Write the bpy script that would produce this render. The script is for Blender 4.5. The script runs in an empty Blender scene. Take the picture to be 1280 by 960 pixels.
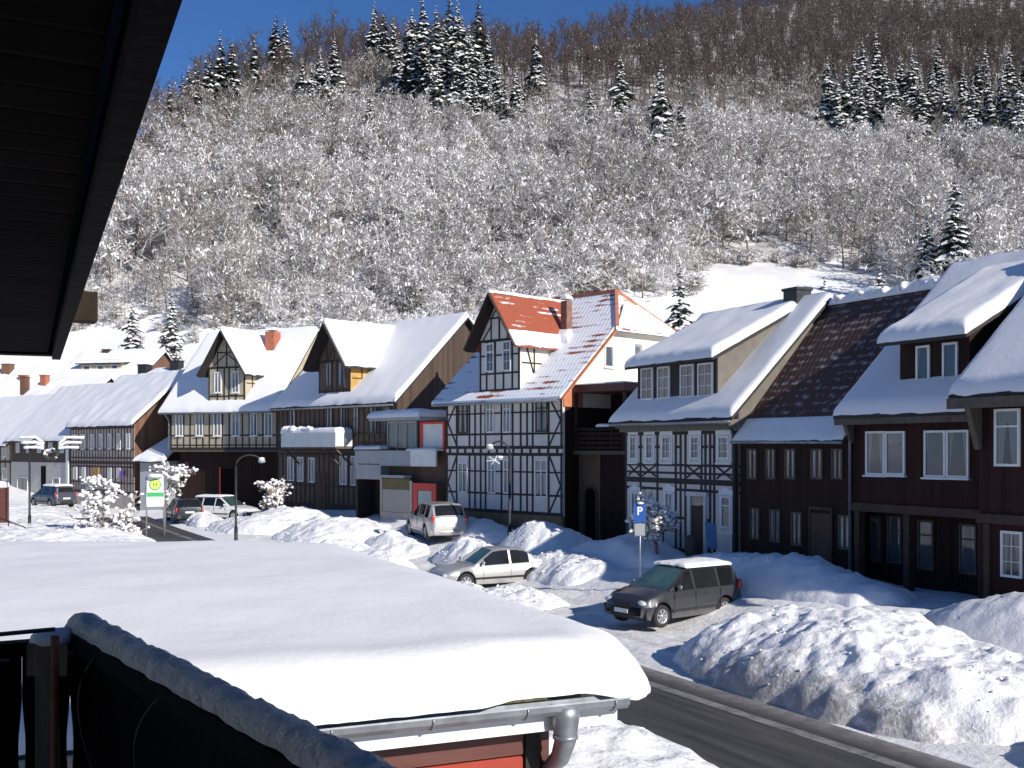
import bpy, math, random
from mathutils import Vector, Matrix, noise
from math import sin, cos, pi, radians, sqrt, atan2, hypot

SC = bpy.context.scene
COL = SC.collection
CAM_H = 5.0
F = 1350.0            # focal length in photo pixels (1280 wide)
HY = 562.0            # horizon row of the photograph

def sm(a, b, x):
    x = min(1.0, max(0.0, (x - a) / (b - a)))
    return x * x * (3 - 2 * x)
def lerp(a, b, t): return a + (b - a) * t
def tab(T, x):
    if x <= T[0][0]: return T[0][1]
    for (x0, y0), (x1, y1) in zip(T, T[1:]):
        if x <= x1: return y0 + (y1 - y0) * (x - x0) / (x1 - x0)
    return T[-1][1]
def nz(x, y, z=0.0): return noise.noise(Vector((x, y, z)))
def fbm(x, y, z=0.0, o=4):
    a, s, f = 0.0, 1.0, 1.0
    for _ in range(o):
        a += s * noise.noise(Vector((x * f, y * f, z + 7.3 * _))); s *= .5; f *= 2.1
    return a
# street coordinates: s runs up the street (away, to the left), t runs across it to the house row
def st(s, t): return (-.47 * s + .883 * t, .883 * s + .47 * t)
def to_st(x, y): return (-.47 * x + .883 * y, .883 * x + .47 * y)
def bearing(px): return (px - 640.0) / F

# ------------------------------------------------------------------ terrain
PROF = [(0, 0), (74, 0), (90, 3.5), (100, 7), (120, 14.5), (140, 23.5), (160, 31), (200, 55), (250, 82), (330, 123), (450, 178), (600, 262), (700, 305)]
CREST = [(-.42, 205), (-.33, 228), (-.25, 285), (-.12, 345), (-.03, 345), (.04, 335), (.12, 418), (.185, 490), (.28, 560), (.5, 640)]
def ground_z(x, y):
    s, t = to_st(x, y)
    z = .9 * sm(17.3, 22, t) + .55 * sm(40, 54, s) + .5 * sm(60, 100, s)
    z -= .5 * sm(12, 4, t) * sm(45, 10, s) * .3
    if y > 55:
        yy = y + .25 * min(x, 0) * (1 - sm(110, 190, y))
        yc = tab(CREST, x / y)
        z += tab(PROF, min(yy, yc))
        if yy > yc: z -= .2 * (yy - yc)
        if y > 95:
            z += (3.0 * nz(x * .02, y * .02) + 1.2 * nz(x * .06, y * .06, 5)) * sm(95, 170, y)
    return z
def road_edges(s):
    r = 14.35 - 2.3 * sm(36, 52, s)
    if s > 72: r += 0
    return r - 6.3, r

def hit(px, py):
    u, k = bearing(px), (HY - py) / F
    y = 15.0
    while y < 700:
        if ground_z(u * y, y) >= CAM_H + k * y: break
        y += .5
    return u * y, y

# ------------------------------------------------------------------ mesh builder
class MB:
    def __init__(s): s.v, s.f, s.m, s.sm = [], [], [], []
    def add(s, vs, fs, mi=0, smooth=False):
        o = len(s.v); s.v += [tuple(v) for v in vs]
        for f in fs:
            s.f.append(tuple(i + o for i in f)); s.m.append(mi); s.sm.append(smooth)
        return s
    def box(s, x0, x1, y0, y1, z0, z1, mi=0):
        return s.add([(x0,y0,z0),(x1,y0,z0),(x1,y1,z0),(x0,y1,z0),(x0,y0,z1),(x1,y0,z1),(x1,y1,z1),(x0,y1,z1)],
              [(0,3,2,1),(4,5,6,7),(0,1,5,4),(1,2,6,5),(2,3,7,6),(3,0,4,7)], mi)
    def bar(s, p, q, w, h=None, mi=0, up=(0, 0, 1)):
        p, q = Vector(p), Vector(q); h = h or w
        d = (q - p).normalized(); u = Vector(up)
        if abs(d.dot(u)) > .98: u = Vector((0, 1, 0))
        a = d.cross(u).normalized() * w / 2; b = a.cross(d).normalized() * h / 2
        vs = [c + i * a + j * b for c in (p, q) for i, j in ((-1,-1),(1,-1),(1,1),(-1,1))]
        return s.add(vs, [(0,1,2,3),(7,6,5,4),(0,4,5,1),(1,5,6,2),(2,6,7,3),(3,7,4,0)], mi)
    def prism(s, poly, vec, mi=0, smooth=False):
        n = len(poly); vec = Vector(vec); a = [Vector(p) for p in poly]
        return s.add(a + [p + vec for p in a], [tuple(range(n))[::-1], tuple(range(n, 2 * n))] +
              [(i, (i + 1) % n, n + (i + 1) % n, n + i) for i in range(n)], mi, smooth)
    def tube(s, pts, r, n=8, mi=0, cap=True, smooth=True):
        pts = [Vector(p) for p in pts]; rs = r if isinstance(r, (list, tuple)) else [r] * len(pts)
        vs = []; ref = Vector((0, 0, 1))
        for i, p in enumerate(pts):
            d = (pts[min(i + 1, len(pts) - 1)] - pts[max(i - 1, 0)]).normalized()
            u = ref if abs(d.dot(ref)) < .95 else Vector((0, 1, 0))
            a = d.cross(u).normalized(); b = a.cross(d)
            vs += [p + rs[i] * (cos(2 * pi * k / n) * a + sin(2 * pi * k / n) * b) for k in range(n)]
        fs = [(i * n + k, i * n + (k + 1) % n, (i + 1) * n + (k + 1) % n, (i + 1) * n + k) for i in range(len(pts) - 1) for k in range(n)]
        if cap: fs += [tuple(range(n))[::-1], tuple(range((len(pts) - 1) * n, len(pts) * n))]
        return s.add(vs, fs, mi, smooth)
    def blob(s, c, r, seed=0, mi=0, squash=.8, rough=.25, seg=7, rings=5):
        c = Vector(c); vs = []
        for i in range(rings + 1):
            th = pi * i / rings
            for k in range(seg):
                ph = 2 * pi * k / seg
                d = Vector((sin(th) * cos(ph), sin(th) * sin(ph), cos(th)))
                q = r * (1 + rough * noise.noise(d * 1.7 + Vector((seed * 3.1, seed * 1.7, 0))))
                vs.append(c + Vector((d.x * q, d.y * q, d.z * q * squash)))
        fs = [(i * seg + k, (i + 1) * seg + k, (i + 1) * seg + (k + 1) % seg, i * seg + (k + 1) % seg) for i in range(rings) for k in range(seg)]
        return s.add(vs, fs, mi, True)
    def lathe(s, prof, n=24, mi=0, axis='z', c=(0, 0, 0)):
        vs = []
        for r, h in prof:
            for k in range(n):
                a = 2 * pi * k / n
                p = (r * cos(a), r * sin(a), h) if axis == 'z' else (r * cos(a), h, r * sin(a))
                vs.append((p[0] + c[0], p[1] + c[1], p[2] + c[2]))
        fs = [(i * n + k, i * n + (k + 1) % n, (i + 1) * n + (k + 1) % n, (i + 1) * n + k) for i in range(len(prof) - 1) for k in range(n)]
        return s.add(vs, fs, mi, True)
    def mesh(s, name, mats):
        me = bpy.data.meshes.new(name); me.from_pydata(s.v, [], s.f)
        for m in (mats if isinstance(mats, (list, tuple)) else [mats]): me.materials.append(m)
        me.polygons.foreach_set('material_index', s.m); me.polygons.foreach_set('use_smooth', s.sm)
        me.update(); return me
    def build(s, name, mats, parent=None, loc=(0, 0, 0), rz=0, sharp=None):
        me = s.mesh(name, mats)
        if sharp: me.set_sharp_from_angle(angle=radians(sharp))
        return put(name, me, parent, loc, rz)
def put(name, me, parent=None, loc=(0, 0, 0), rz=0):
    o = bpy.data.objects.new(name, me); COL.objects.link(o)
    o.location = loc; o.rotation_euler = (0, 0, rz); o.parent = parent
    return o
def tag(o, label=None, cat=None, group=None, kind=None):
    if label: o['label'] = label
    if cat: o['category'] = cat
    if group: o['group'] = group
    if kind: o['kind'] = kind
    return o
def thing(name, label, cat, loc=(0, 0, 0), rz=0, group=None):
    o = bpy.data.objects.new(name, None); COL.objects.link(o); o.empty_display_size = .3
    o.location = loc; o.rotation_euler = (0, 0, rz)
    return tag(o, label, cat, group)
def copy_tree(o, parent=None):
    c = o.copy(); COL.objects.link(c); c.parent = parent
    for ch in list(o.children): copy_tree(ch, c)
    return c

# ------------------------------------------------------------------ materials
def nmat(name):
    m = bpy.data.materials.new(name); m.use_nodes = True
    nt = m.node_tree; b = nt.nodes['Principled BSDF']
    return m, nt, b
def N(nt, t, **kw):
    n = nt.nodes.new(t)
    for k, v in kw.items():
        if k in n.inputs: n.inputs[k].default_value = v
        else: setattr(n, k, v)
    return n
def ramp(nt, src, stops):
    r = nt.nodes.new('ShaderNodeValToRGB'); e = r.color_ramp.elements
    while len(e) < len(stops): e.new(.5)
    for k, (p, c) in enumerate(stops):
        e[k].position = p; e[k].color = (c, c, c, 1) if isinstance(c, (int, float)) else (*c, 1)
    nt.links.new(src, r.inputs[0]); return r.outputs[0]
def mixc(nt, fac, a, b):
    m = nt.nodes.new('ShaderNodeMix'); m.data_type = 'RGBA'
    for sock, v in ((m.inputs[0], fac), (m.inputs[6], a), (m.inputs[7], b)):
        if hasattr(v, 'links') or hasattr(v, 'is_linked'): nt.links.new(v, sock)
        elif isinstance(v, (int, float)): sock.default_value = v
        else: sock.default_value = (*v, 1)
    return m.outputs[2]
def mth(nt, op, a, b=None, c=None):
    m = nt.nodes.new('ShaderNodeMath'); m.operation = op
    for i, v in enumerate((a, b, c)):
        if v is None: continue
        if isinstance(v, (int, float)): m.inputs[i].default_value = v
        else: nt.links.new(v, m.inputs[i])
    return m.outputs[0]
def coords(nt, kind='Object', scale=(1, 1, 1)):
    tc = nt.nodes.new('ShaderNodeTexCoord'); mp = nt.nodes.new('ShaderNodeMapping')
    mp.inputs['Scale'].default_value = scale
    nt.links.new(tc.outputs[kind], mp.inputs[0]); return mp.outputs[0]
def noi(nt, vec, scale, detail=4, rough=.55):
    n = N(nt, 'ShaderNodeTexNoise', Scale=scale, Detail=detail, Roughness=rough)
    nt.links.new(vec, n.inputs['Vector']); return n.outputs['Fac']
def bump(nt, b, h, strength=.3, dist=.05):
    n = N(nt, 'ShaderNodeBump', Strength=strength, Distance=dist)
    nt.links.new(h, n.inputs['Height']); nt.links.new(n.outputs[0], b.inputs['Normal'])
def plain(name, col, rough=.7, var=.25, scale=3.0, metal=0.0, bm=0.0, stretch=(1, 1, 1), spec=.5, coat=0.0):
    m, nt, b = nmat(name)
    v = coords(nt, 'Object', stretch); n = noi(nt, v, scale, 6, .6)
    c = mixc(nt, ramp(nt, n, [(.3, 0.0), (.7, 1.0)]), tuple(x * (1 - var) for x in col), tuple(min(1, x * (1 + var)) for x in col))
    nt.links.new(c, b.inputs['Base Color'])
    b.inputs['Roughness'].default_value = rough; b.inputs['Metallic'].default_value = metal
    b.inputs['Specular IOR Level'].default_value = spec; b.inputs['Coat Weight'].default_value = coat
    if bm: bump(nt, b, n, bm, .03)
    return m

M = {}
def snow_mat(name, col=(.88, .87, .865), fine=14, coarse=1.6, bs=.35, dirt=0.0):
    m, nt, b = nmat(name)
    v = coords(nt)
    a = noi(nt, v, fine, 6, .65); c = noi(nt, v, coarse, 5, .5)
    h = mth(nt, 'ADD', mth(nt, 'MULTIPLY', a, .35), mth(nt, 'MULTIPLY', c, 1.0))
    bump(nt, b, h, bs, .12)
    cc = mixc(nt, ramp(nt, c, [(.3, 0.0), (.7, 1.0)]), tuple(x * .96 for x in col), col)
    if dirt:
        d = noi(nt, coords(nt, 'Object', (1, 1, 1.6)), 3.2, 7, .75)
        sp = nt.nodes.new('ShaderNodeSeparateXYZ'); nt.links.new(v, sp.inputs[0])
        tt = mth(nt, 'ADD', mth(nt, 'MULTIPLY', sp.outputs['X'], .883), mth(nt, 'MULTIPLY', sp.outputs['Y'], .47))
        spray = ramp(nt, mth(nt, 'ADD', mth(nt, 'DIVIDE', tt, 6.0), .55), [(.10, .42), (.20, .26), (.38, .0)])
        f = ramp(nt, mth(nt, 'ADD', d, spray), [(.66, 0.0), (.86, .8)])
        cc = mixc(nt, f, cc, (.33, .30, .27))
    nt.links.new(cc, b.inputs['Base Color'])
    b.inputs['Roughness'].default_value = .62; b.inputs['Specular IOR Level'].default_value = .25
    return m
M['snow'] = snow_mat('snow')
M['snow_smooth'] = snow_mat('snow_smooth', fine=7, coarse=.7, bs=.22)
M['snow_sheet'] = snow_mat('snow_wind_smoothed', fine=16, coarse=1.1, bs=.22)
M['snow_soft'] = snow_mat('snow_soft', fine=30, coarse=5, bs=.35)
M['snow_rail'] = snow_mat('snow_granular', (.86, .80, .73), fine=42, coarse=9, bs=.9)
M['snow_rough'] = snow_mat('snow_rough', fine=9, coarse=2.6, bs=.8)
M['snow_dirty'] = snow_mat('snow_dirty', fine=9, coarse=2.6, bs=.8, dirt=.22)
M['snow_tree'] = plain('snow_tree', (.86, .84, .82), .7, .1)
M['bark'] = plain('bark', (.185, .148, .120), .9, .4, 5)
M['frost_twig'] = plain('frosted_twigs', (.44, .415, .395), .8, .35, 3)
M['bark_red'] = plain('bark_red', (.088, .062, .052), .9, .4, 5)
M['needle'] = plain('needle', (.040, .050, .037), .8, .5, 2)
M['iron'] = plain('iron', (.03, .03, .032), .5, .3, 5, .3)
M['steel'] = plain('steel', (.34, .35, .37), .45, .15, 5, .7)
M['zinc'] = plain('zinc', (.27, .29, .31), .42, .3, 6, .6)
M['black'] = plain('black', (.012, .012, .013), .6, .2)
M['rubber'] = plain('rubber', (.02, .02, .021), .85, .2)
M['white'] = plain('white_paint', (.78, .78, .76), .5, .05)
M['cream'] = plain('cream_render', (.76, .70, .58), .85, .05, 2, bm=.2)
M['plaster'] = plain('white_plaster', (.70, .65, .59), .85, .1, 1.5, bm=.2)
M['panel_beige'] = plain('beige_panel', (.46, .39, .28), .85, .2, 1.2, bm=.2)
M['panel_pink'] = plain('pinkish_panel', (.50, .42, .36), .85, .2, 1.5, bm=.2)
M['panel_dark'] = plain('dark_panel', (.125, .078, .052), .8, .35, 1.3, bm=.2)
M['stucco'] = plain('beige_stucco', (.165, .145, .12), .9, .15, 2.5, bm=.35)
M['ochre'] = plain('ochre_panel', (.50, .29, .085), .85, .2, 1.5)
M['timber'] = plain('dark_timber', (.028, .021, .018), .75, .4, 6, stretch=(1, 1, .3), bm=.3)
M['timber_brown'] = plain('brown_timber', (.055, .030, .020), .75, .35, 6, stretch=(1, 1, .3), bm=.3)
M['timber_grey'] = plain('grey_timber', (.10, .08, .06), .8, .3, 6, bm=.3)
M['plinth'] = plain('ochre_plinth', (.22, .14, .075), .9, .25, 2, bm=.4)
M['terracotta'] = plain('terracotta', (.50, .18, .09), .8, .15, 3)
M['brick'] = plain('red_brick', (.36, .12, .07), .85, .3, 8, bm=.4)
M['chimney_brick'] = plain('weathered_brick', (.22, .12, .09), .9, .3, 6, bm=.4)
M['redpaint'] = plain('red_paint', (.66, .045, .03), .45, .1)
M['maroon'] = plain('maroon_board', (.115, .038, .028), .55, .2, 3, stretch=(.4, .4, 4), bm=.2)
M['orange_red'] = plain('orange_red_board', (.36, .045, .022), .5, .1)
M['grey_panel'] = plain('grey_panel', (.34, .36, .37), .6, .12, 1.5)
M['light_panel'] = plain('light_panel', (.72, .73, .70), .6, .08, 2)
M['olive'] = plain('olive_awning', (.15, .13, .06), .8, .2)
M['green_blind'] = plain('pale_blind', (.45, .52, .45), .7, .08)
M['darkroof'] = plain('dark_roof_edge', (.03, .028, .027), .8, .3)
M['oldwood'] = plain('weathered_wood', (.17, .125, .085), .8, .35, 5, stretch=(3, 3, .4), bm=.4)
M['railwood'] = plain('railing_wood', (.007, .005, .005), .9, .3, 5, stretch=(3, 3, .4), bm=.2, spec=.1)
M['rust'] = plain('rusty_iron', (.36, .13, .05), .75, .35, 14, .2, bm=.3)
M['stem'] = plain('dry_stalk', (.10, .085, .07), .8, .3)
M['hedge'] = plain('hedge_twigs', (.05, .045, .03), .9, .4)

def boards(name, col, step=.16, rough=.75, axis='X', rel=.5, spec=.4):
    m, nt, b = nmat(name)
    v = coords(nt); sp = nt.nodes.new('ShaderNodeSeparateXYZ'); nt.links.new(v, sp.inputs[0])
    crd = sp.outputs[axis] if axis in 'XYZ' else mth(nt, 'ADD', mth(nt, 'MULTIPLY', sp.outputs['X'], -.47), mth(nt, 'MULTIPLY', sp.outputs['Y'], .883))
    fr = mth(nt, 'FRACT', mth(nt, 'DIVIDE', crd, step))
    gap = ramp(nt, fr, [(0, 0.0), (.09, 1.0), (.91, 1.0), (1, 0.0)])
    cell = mth(nt, 'FLOOR', mth(nt, 'DIVIDE', crd, step))
    wn = nt.nodes.new('ShaderNodeTexWhiteNoise'); wn.noise_dimensions = '1D'; nt.links.new(cell, wn.inputs['W'])
    n = noi(nt, coords(nt, 'Object', (3, 3, .5)), 3, 5)
    k = mth(nt, 'ADD', mth(nt, 'MULTIPLY', wn.outputs['Value'], .5), mth(nt, 'MULTIPLY', n, .5))
    c = mixc(nt, k, tuple(x * (1 - rel) for x in col), tuple(x * (1 + rel) for x in col))
    nt.links.new(c, b.inputs['Base Color']); b.inputs['Roughness'].default_value = rough
    b.inputs['Specular IOR Level'].default_value = spec
    bump(nt, b, gap, .6, .02); return m
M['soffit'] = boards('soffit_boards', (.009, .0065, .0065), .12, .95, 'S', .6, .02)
M['boards_brown'] = boards('boards_brown', (.027, .013, .010), spec=.2)
M['boards_redbrown'] = boards('boards_redbrown', (.034, .012, .0095), spec=.2)
M['boards_gable'] = boards('boards_gable', (.17, .085, .05), .2, axis='Y')
M['boards_gable_dark'] = boards('boards_gable_dark', (.07, .045, .03), .2, axis='Y')
M['boards_mid'] = boards('boards_mid', (.10, .055, .035), .18)

def tiles(name, c1, c2, lo, hi, row=.28, colw=.22, snow_scale=.5, edge=.75, stretch=(.45, .45, 1.3)):
    """clay tiles in rows, with snow lying on them in sheets and stripes; lo..hi is the noise range of the snow's border"""
    m, nt, b = nmat(name)
    v = coords(nt); sp = nt.nodes.new('ShaderNodeSeparateXYZ'); nt.links.new(v, sp.inputs[0])
    fr = mth(nt, 'FRACT', mth(nt, 'DIVIDE', sp.outputs['Z'], row))
    across = mth(nt, 'ADD', sp.outputs['X'], mth(nt, 'MULTIPLY', sp.outputs['Y'], .31))
    fx = mth(nt, 'FRACT', mth(nt, 'DIVIDE', across, colw))
    n = noi(nt, v, 6, 4)
    c = mixc(nt, n, c1, c2)
    s = noi(nt, coords(nt, 'Object', stretch), snow_scale, 6, .62)
    rowmask = ramp(nt, fr, [(0.0, .14), (.2, .14), (.45, 0.0), (edge, 0.0), (1, .14)])
    colmask = ramp(nt, fx, [(0, .02), (.25, 0.0), (.75, 0.0), (1, .02)])
    f = mth(nt, 'SUBTRACT', mth(nt, 'SUBTRACT', s, rowmask), colmask)
    mask = ramp(nt, f, [(lo, 0.0), (hi, 1.0)])
    nt.links.new(mixc(nt, mask, c, (.83, .85, .88)), b.inputs['Base Color'])
    hgt = mth(nt, 'ADD', mth(nt, 'MULTIPLY', mask, .6), mth(nt, 'ADD', mth(nt, 'MULTIPLY', fr, -.4), mth(nt, 'MULTIPLY', ramp(nt, fx, [(0, 0.0), (.5, 1.0), (1, 0.0)]), .3)))
    bump(nt, b, hgt, .6, .05); b.inputs['Roughness'].default_value = .7
    return m
M['tile_red'] = tiles('red_tiles_part_snow', (.34, .085, .04), (.24, .06, .035), .27, .37, snow_scale=1.1)
M['tile_red_bare'] = tiles('red_tiles_bare', (.36, .085, .035), (.26, .06, .03), .52, .58, snow_scale=.5)
M['tile_blue'] = tiles('tiles_thin_snow', (.16, .08, .07), (.12, .07, .06), .28, .44)
M['tile_brown'] = tiles('brown_tiles_dusted', (.085, .035, .028), (.055, .026, .022), .46, 1.15, row=.26, colw=.22, snow_scale=3.4, edge=.6, stretch=(1, 1, 1))

def glass_mat(name, col, rough=.06, var=.5, sc=1.3):
    m, nt, b = nmat(name)
    oi = nt.nodes.new('ShaderNodeObjectInfo')
    n = noi(nt, coords(nt, 'Object', (1, 1, .8)), sc, 3)
    k = mth(nt, 'MULTIPLY', n, mth(nt, 'ADD', oi.outputs['Random'], .4))
    base = mixc(nt, ramp(nt, k, [(.2, 0.0), (.75, 1.0)]), col, tuple(min(1, x * (1 + 2 * var) + .05 * var) for x in col))
    if 'window' in name or 'curtain' in name:
        sp = nt.nodes.new('ShaderNodeSeparateXYZ'); nt.links.new(coords(nt), sp.inputs[0])
        fold = mth(nt, 'ADD', mth(nt, 'MULTIPLY', mth(nt, 'SINE', mth(nt, 'MULTIPLY', sp.outputs['X'], 70)), .12), .85)
        wide = mth(nt, 'ADD', mth(nt, 'MULTIPLY', oi.outputs['Random'], .30), .02)
        wob = mth(nt, 'ADD', mth(nt, 'ABSOLUTE', sp.outputs['X']), mth(nt, 'MULTIPLY', mth(nt, 'SUBTRACT', sp.outputs['Z'], .6), .10))
        drawn = mth(nt, 'GREATER_THAN', wob, wide)
        pel = mth(nt, 'GREATER_THAN', mth(nt, 'ADD', sp.outputs['Z'], mth(nt, 'MULTIPLY', mth(nt, 'SINE', mth(nt, 'MULTIPLY', sp.outputs['X'], 25)), .03)), mth(nt, 'ADD', mth(nt, 'MULTIPLY', mth(nt, 'FRACT', mth(nt, 'MULTIPLY', oi.outputs['Random'], 7.3)), .9), .75))
        m_ = mth(nt, 'MULTIPLY', mth(nt, 'MAXIMUM', drawn, pel), .8 if 'curtain' in name else .4)
        cl = nt.nodes.new('ShaderNodeMix'); cl.data_type = 'RGBA'; cl.inputs[0].default_value = 1; cl.blend_type = 'MULTIPLY'
        cl.inputs[6].default_value = (.42, .40, .37, 1); cb = nt.nodes.new('ShaderNodeCombineXYZ')
        for q in range(3): nt.links.new(fold, cb.inputs[q])
        nt.links.new(cb.outputs[0], cl.inputs[7])
        base = mixc(nt, m_, base, cl.outputs[2])
    nt.links.new(base, b.inputs['Base Color'])
    b.inputs['Roughness'].default_value = rough; b.inputs['Specular IOR Level'].default_value = .6
    return m
M['glass'] = glass_mat('window_glass', (.045, .048, .055), .05)
M['glass_curtain'] = glass_mat('curtained_glass', (.07, .07, .075), .10, .9, 2.2)
M['glass_car'] = glass_mat('car_glass', (.006, .007, .008), .03, .2)
M['glass_front'] = glass_mat('windscreen_glass', (.02, .05, .052), .04, .6)

def carpaint(name, col, metal=.4, rough=.32):
    m, nt, b = nmat(name)
    n = noi(nt, coords(nt), 2.5, 5)
    d = noi(nt, coords(nt, 'Object', (1, 1, 1.6)), 3.5, 6, .7)
    sp = nt.nodes.new('ShaderNodeSeparateXYZ'); nt.links.new(coords(nt), sp.inputs[0])
    low = ramp(nt, mth(nt, 'ADD', sp.outputs['Z'], mth(nt, 'MULTIPLY', d, .35)), [(.3, .5), (.72, .04)])
    c = mixc(nt, n, tuple(x * .9 for x in col), tuple(min(1, x * 1.1) for x in col))
    nt.links.new(mixc(nt, low, c, (.30, .29, .27)), b.inputs['Base Color'])
    b.inputs['Metallic'].default_value = metal; b.inputs['Roughness'].default_value = rough
    b.inputs['Coat Weight'].default_value = .35; b.inputs['Coat Roughness'].default_value = .12
    return m
M['car_grey'] = carpaint('dark_grey_paint', (.045, .047, .055))
M['car_silver'] = carpaint('silver_paint', (.52, .52, .50), .5, .35)
M['car_champagne'] = carpaint('pale_silver_paint', (.55, .53, .49), .4, .35)
M['car_black'] = carpaint('black_paint', (.015, .017, .022), .2, .25)
M['car_white'] = carpaint('white_car_paint', (.72, .73, .74), 0, .3)
M['car_blue'] = carpaint('blue_grey_paint', (.07, .085, .11), .4, .3)
M['lamp_clear'] = plain('headlamp_glass', (.55, .57, .58), .12, .1, spec=.8)
M['lamp_red'] = plain('tail_lamp_red', (.55, .03, .025), .15, .1, spec=.8)
M['rim'] = plain('alloy_rim', (.45, .45, .46), .35, .1, metal=.7)
M['plate'] = plain('number_plate', (.7, .7, .68), .5, .05)

def sign_mat(name, col): return plain(name, col, .5, .05)
M['blue_sign'] = sign_mat('blue_sign', (.02, .09, .36))
M['sign_white'] = sign_mat('sign_white', (.80, .81, .80))
M['sign_yellow'] = sign_mat('sign_yellow', (.72, .70, .12))
M['sign_green'] = sign_mat('sign_green', (.05, .42, .13))

# ------------------------------------------------------------------ snow lying on a sloping face
def snow_sheet(p00, p10, p01, p11, th, nx=24, ny=14, r=.3, seed=1, lump=.25, eave=.10, open_ridge=True, sides=(True, True), drop=0.0, sag=.0):
    """p00-p10 is the eave, p01-p11 the ridge; returns an MB holding one rounded sheet of snow of thickness th"""
    p00, p10, p01, p11 = map(Vector, (p00, p10, p01, p11))
    W = ((p10 - p00).length + (p11 - p01).length) / 2; Hh = ((p01 - p00).length + (p11 - p10).length) / 2
    down = ((p00 - p01) + (p10 - p11)).normalized()
    mb = MB(); vs = []; bot = []
    def edge_par(n, R, L, both):  # denser near the edges
        q = [0, .08, .25, .5, .8]; k = min(.3, R / L)
        a = [x * k for x in q]; mid = [k + (1 - 2 * k) * i / n for i in range(n + 1)]
        return a + mid + [1 - x for x in reversed(a)]
    us = edge_par(nx, r, W, True); vsn = edge_par(ny, r, Hh, True)
    for j, b in enumerate(vsn):
        for i, a in enumerate(us):
            p = p00.lerp(p10, a).lerp(p01.lerp(p11, a), b)
            d = 9.0
            de = b * Hh; dl = a * W; dr = (1 - a) * W; dt = (1 - b) * Hh
            d = min(d, de)
            if sides[0]: d = min(d, dl)
            if sides[1]: d = min(d, dr)
            if not open_ridge: d = min(d, dt)
            k = min(1.0, d / r); k = sqrt(max(0, 1 - (1 - k) ** 2))
            w = p * 1.0
            nn = nz(w.x * 1.1 + seed * 9, w.y * 1.1, w.z * 1.1) * .6 + nz(w.x * 3.3, w.y * 3.3 + seed, w.z * 3.3) * .3
            t = th * k * (1 + lump * nn)
            q = p + Vector((0, 0, t))
            ee = 1 - min(1, de / (r * 1.5))
            q += down * ee * eave * (.3 + nz(a * W * 1.7 + seed, seed * 2.3, b) + .8 * nz(a * W * 4.1, seed, 3))
            q.z -= drop * ee * ee
            vs.append(q); bot.append(p - Vector((0, 0, .015)))
    n = len(us); m = len(vsn)
    fs = [(j * n + i, j * n + i + 1, (j + 1) * n + i + 1, (j + 1) * n + i) for j in range(m - 1) for i in range(n - 1)]
    mb.add(vs, fs, 0, True)
    loop = [i for i in range(n)] + [j * n + n - 1 for j in range(1, m)] + [(m - 1) * n + i for i in range(n - 2, -1, -1)] + [j * n for j in range(m - 2, 0, -1)]
    L = len(loop)
    mb.add([vs[k] for k in loop] + [bot[k] for k in loop], [(i, L + i, L + (i + 1) % L, (i + 1) % L) for i in range(L)] + [tuple(range(L, 2 * L))], 0, True)
    return mb
# ------------------------------------------------------------------ ground, road
def axis(parts):
    out = []
    for a, b, d in parts:
        n = max(1, int(round((b - a) / d)))
        out += [a + (b - a) * i / n for i in range(n)]
    return out + [parts[-1][1]]
XS = axis([(-460, -120, 12), (-120, -45, 3), (-45, -28, .8), (-28, 16, .33), (16, 40, 1.2), (40, 120, 4), (120, 460, 12)])
YS = axis([(-30, 4, 3), (4, 72, .33), (72, 110, 1.2), (110, 260, 4), (260, 760, 9)])
def surf_z(x, y):
    z = ground_z(x, y); s, t = to_st(x, y)
    if y < 100:
        lo, hi = road_edges(s)
        off = max(lo - t, t - hi)
        k = sm(.1, 1.6, off)
        z += k * (.05 + .10 * abs(fbm(x * .5, y * .5, 2)) + .05 * nz(x * 2.1, y * 2.1)) 
        z -= .06 * (1 - k)
    return z
vs = [(x, y, surf_z(x, y)) for y in YS for x in XS]
nxx = len(XS)
g = MB().add(vs, [(j * nxx + i, j * nxx + i + 1, (j + 1) * nxx + i + 1, (j + 1) * nxx + i) for j in range(len(YS) - 1) for i in range(nxx - 1)], 0, True)
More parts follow.
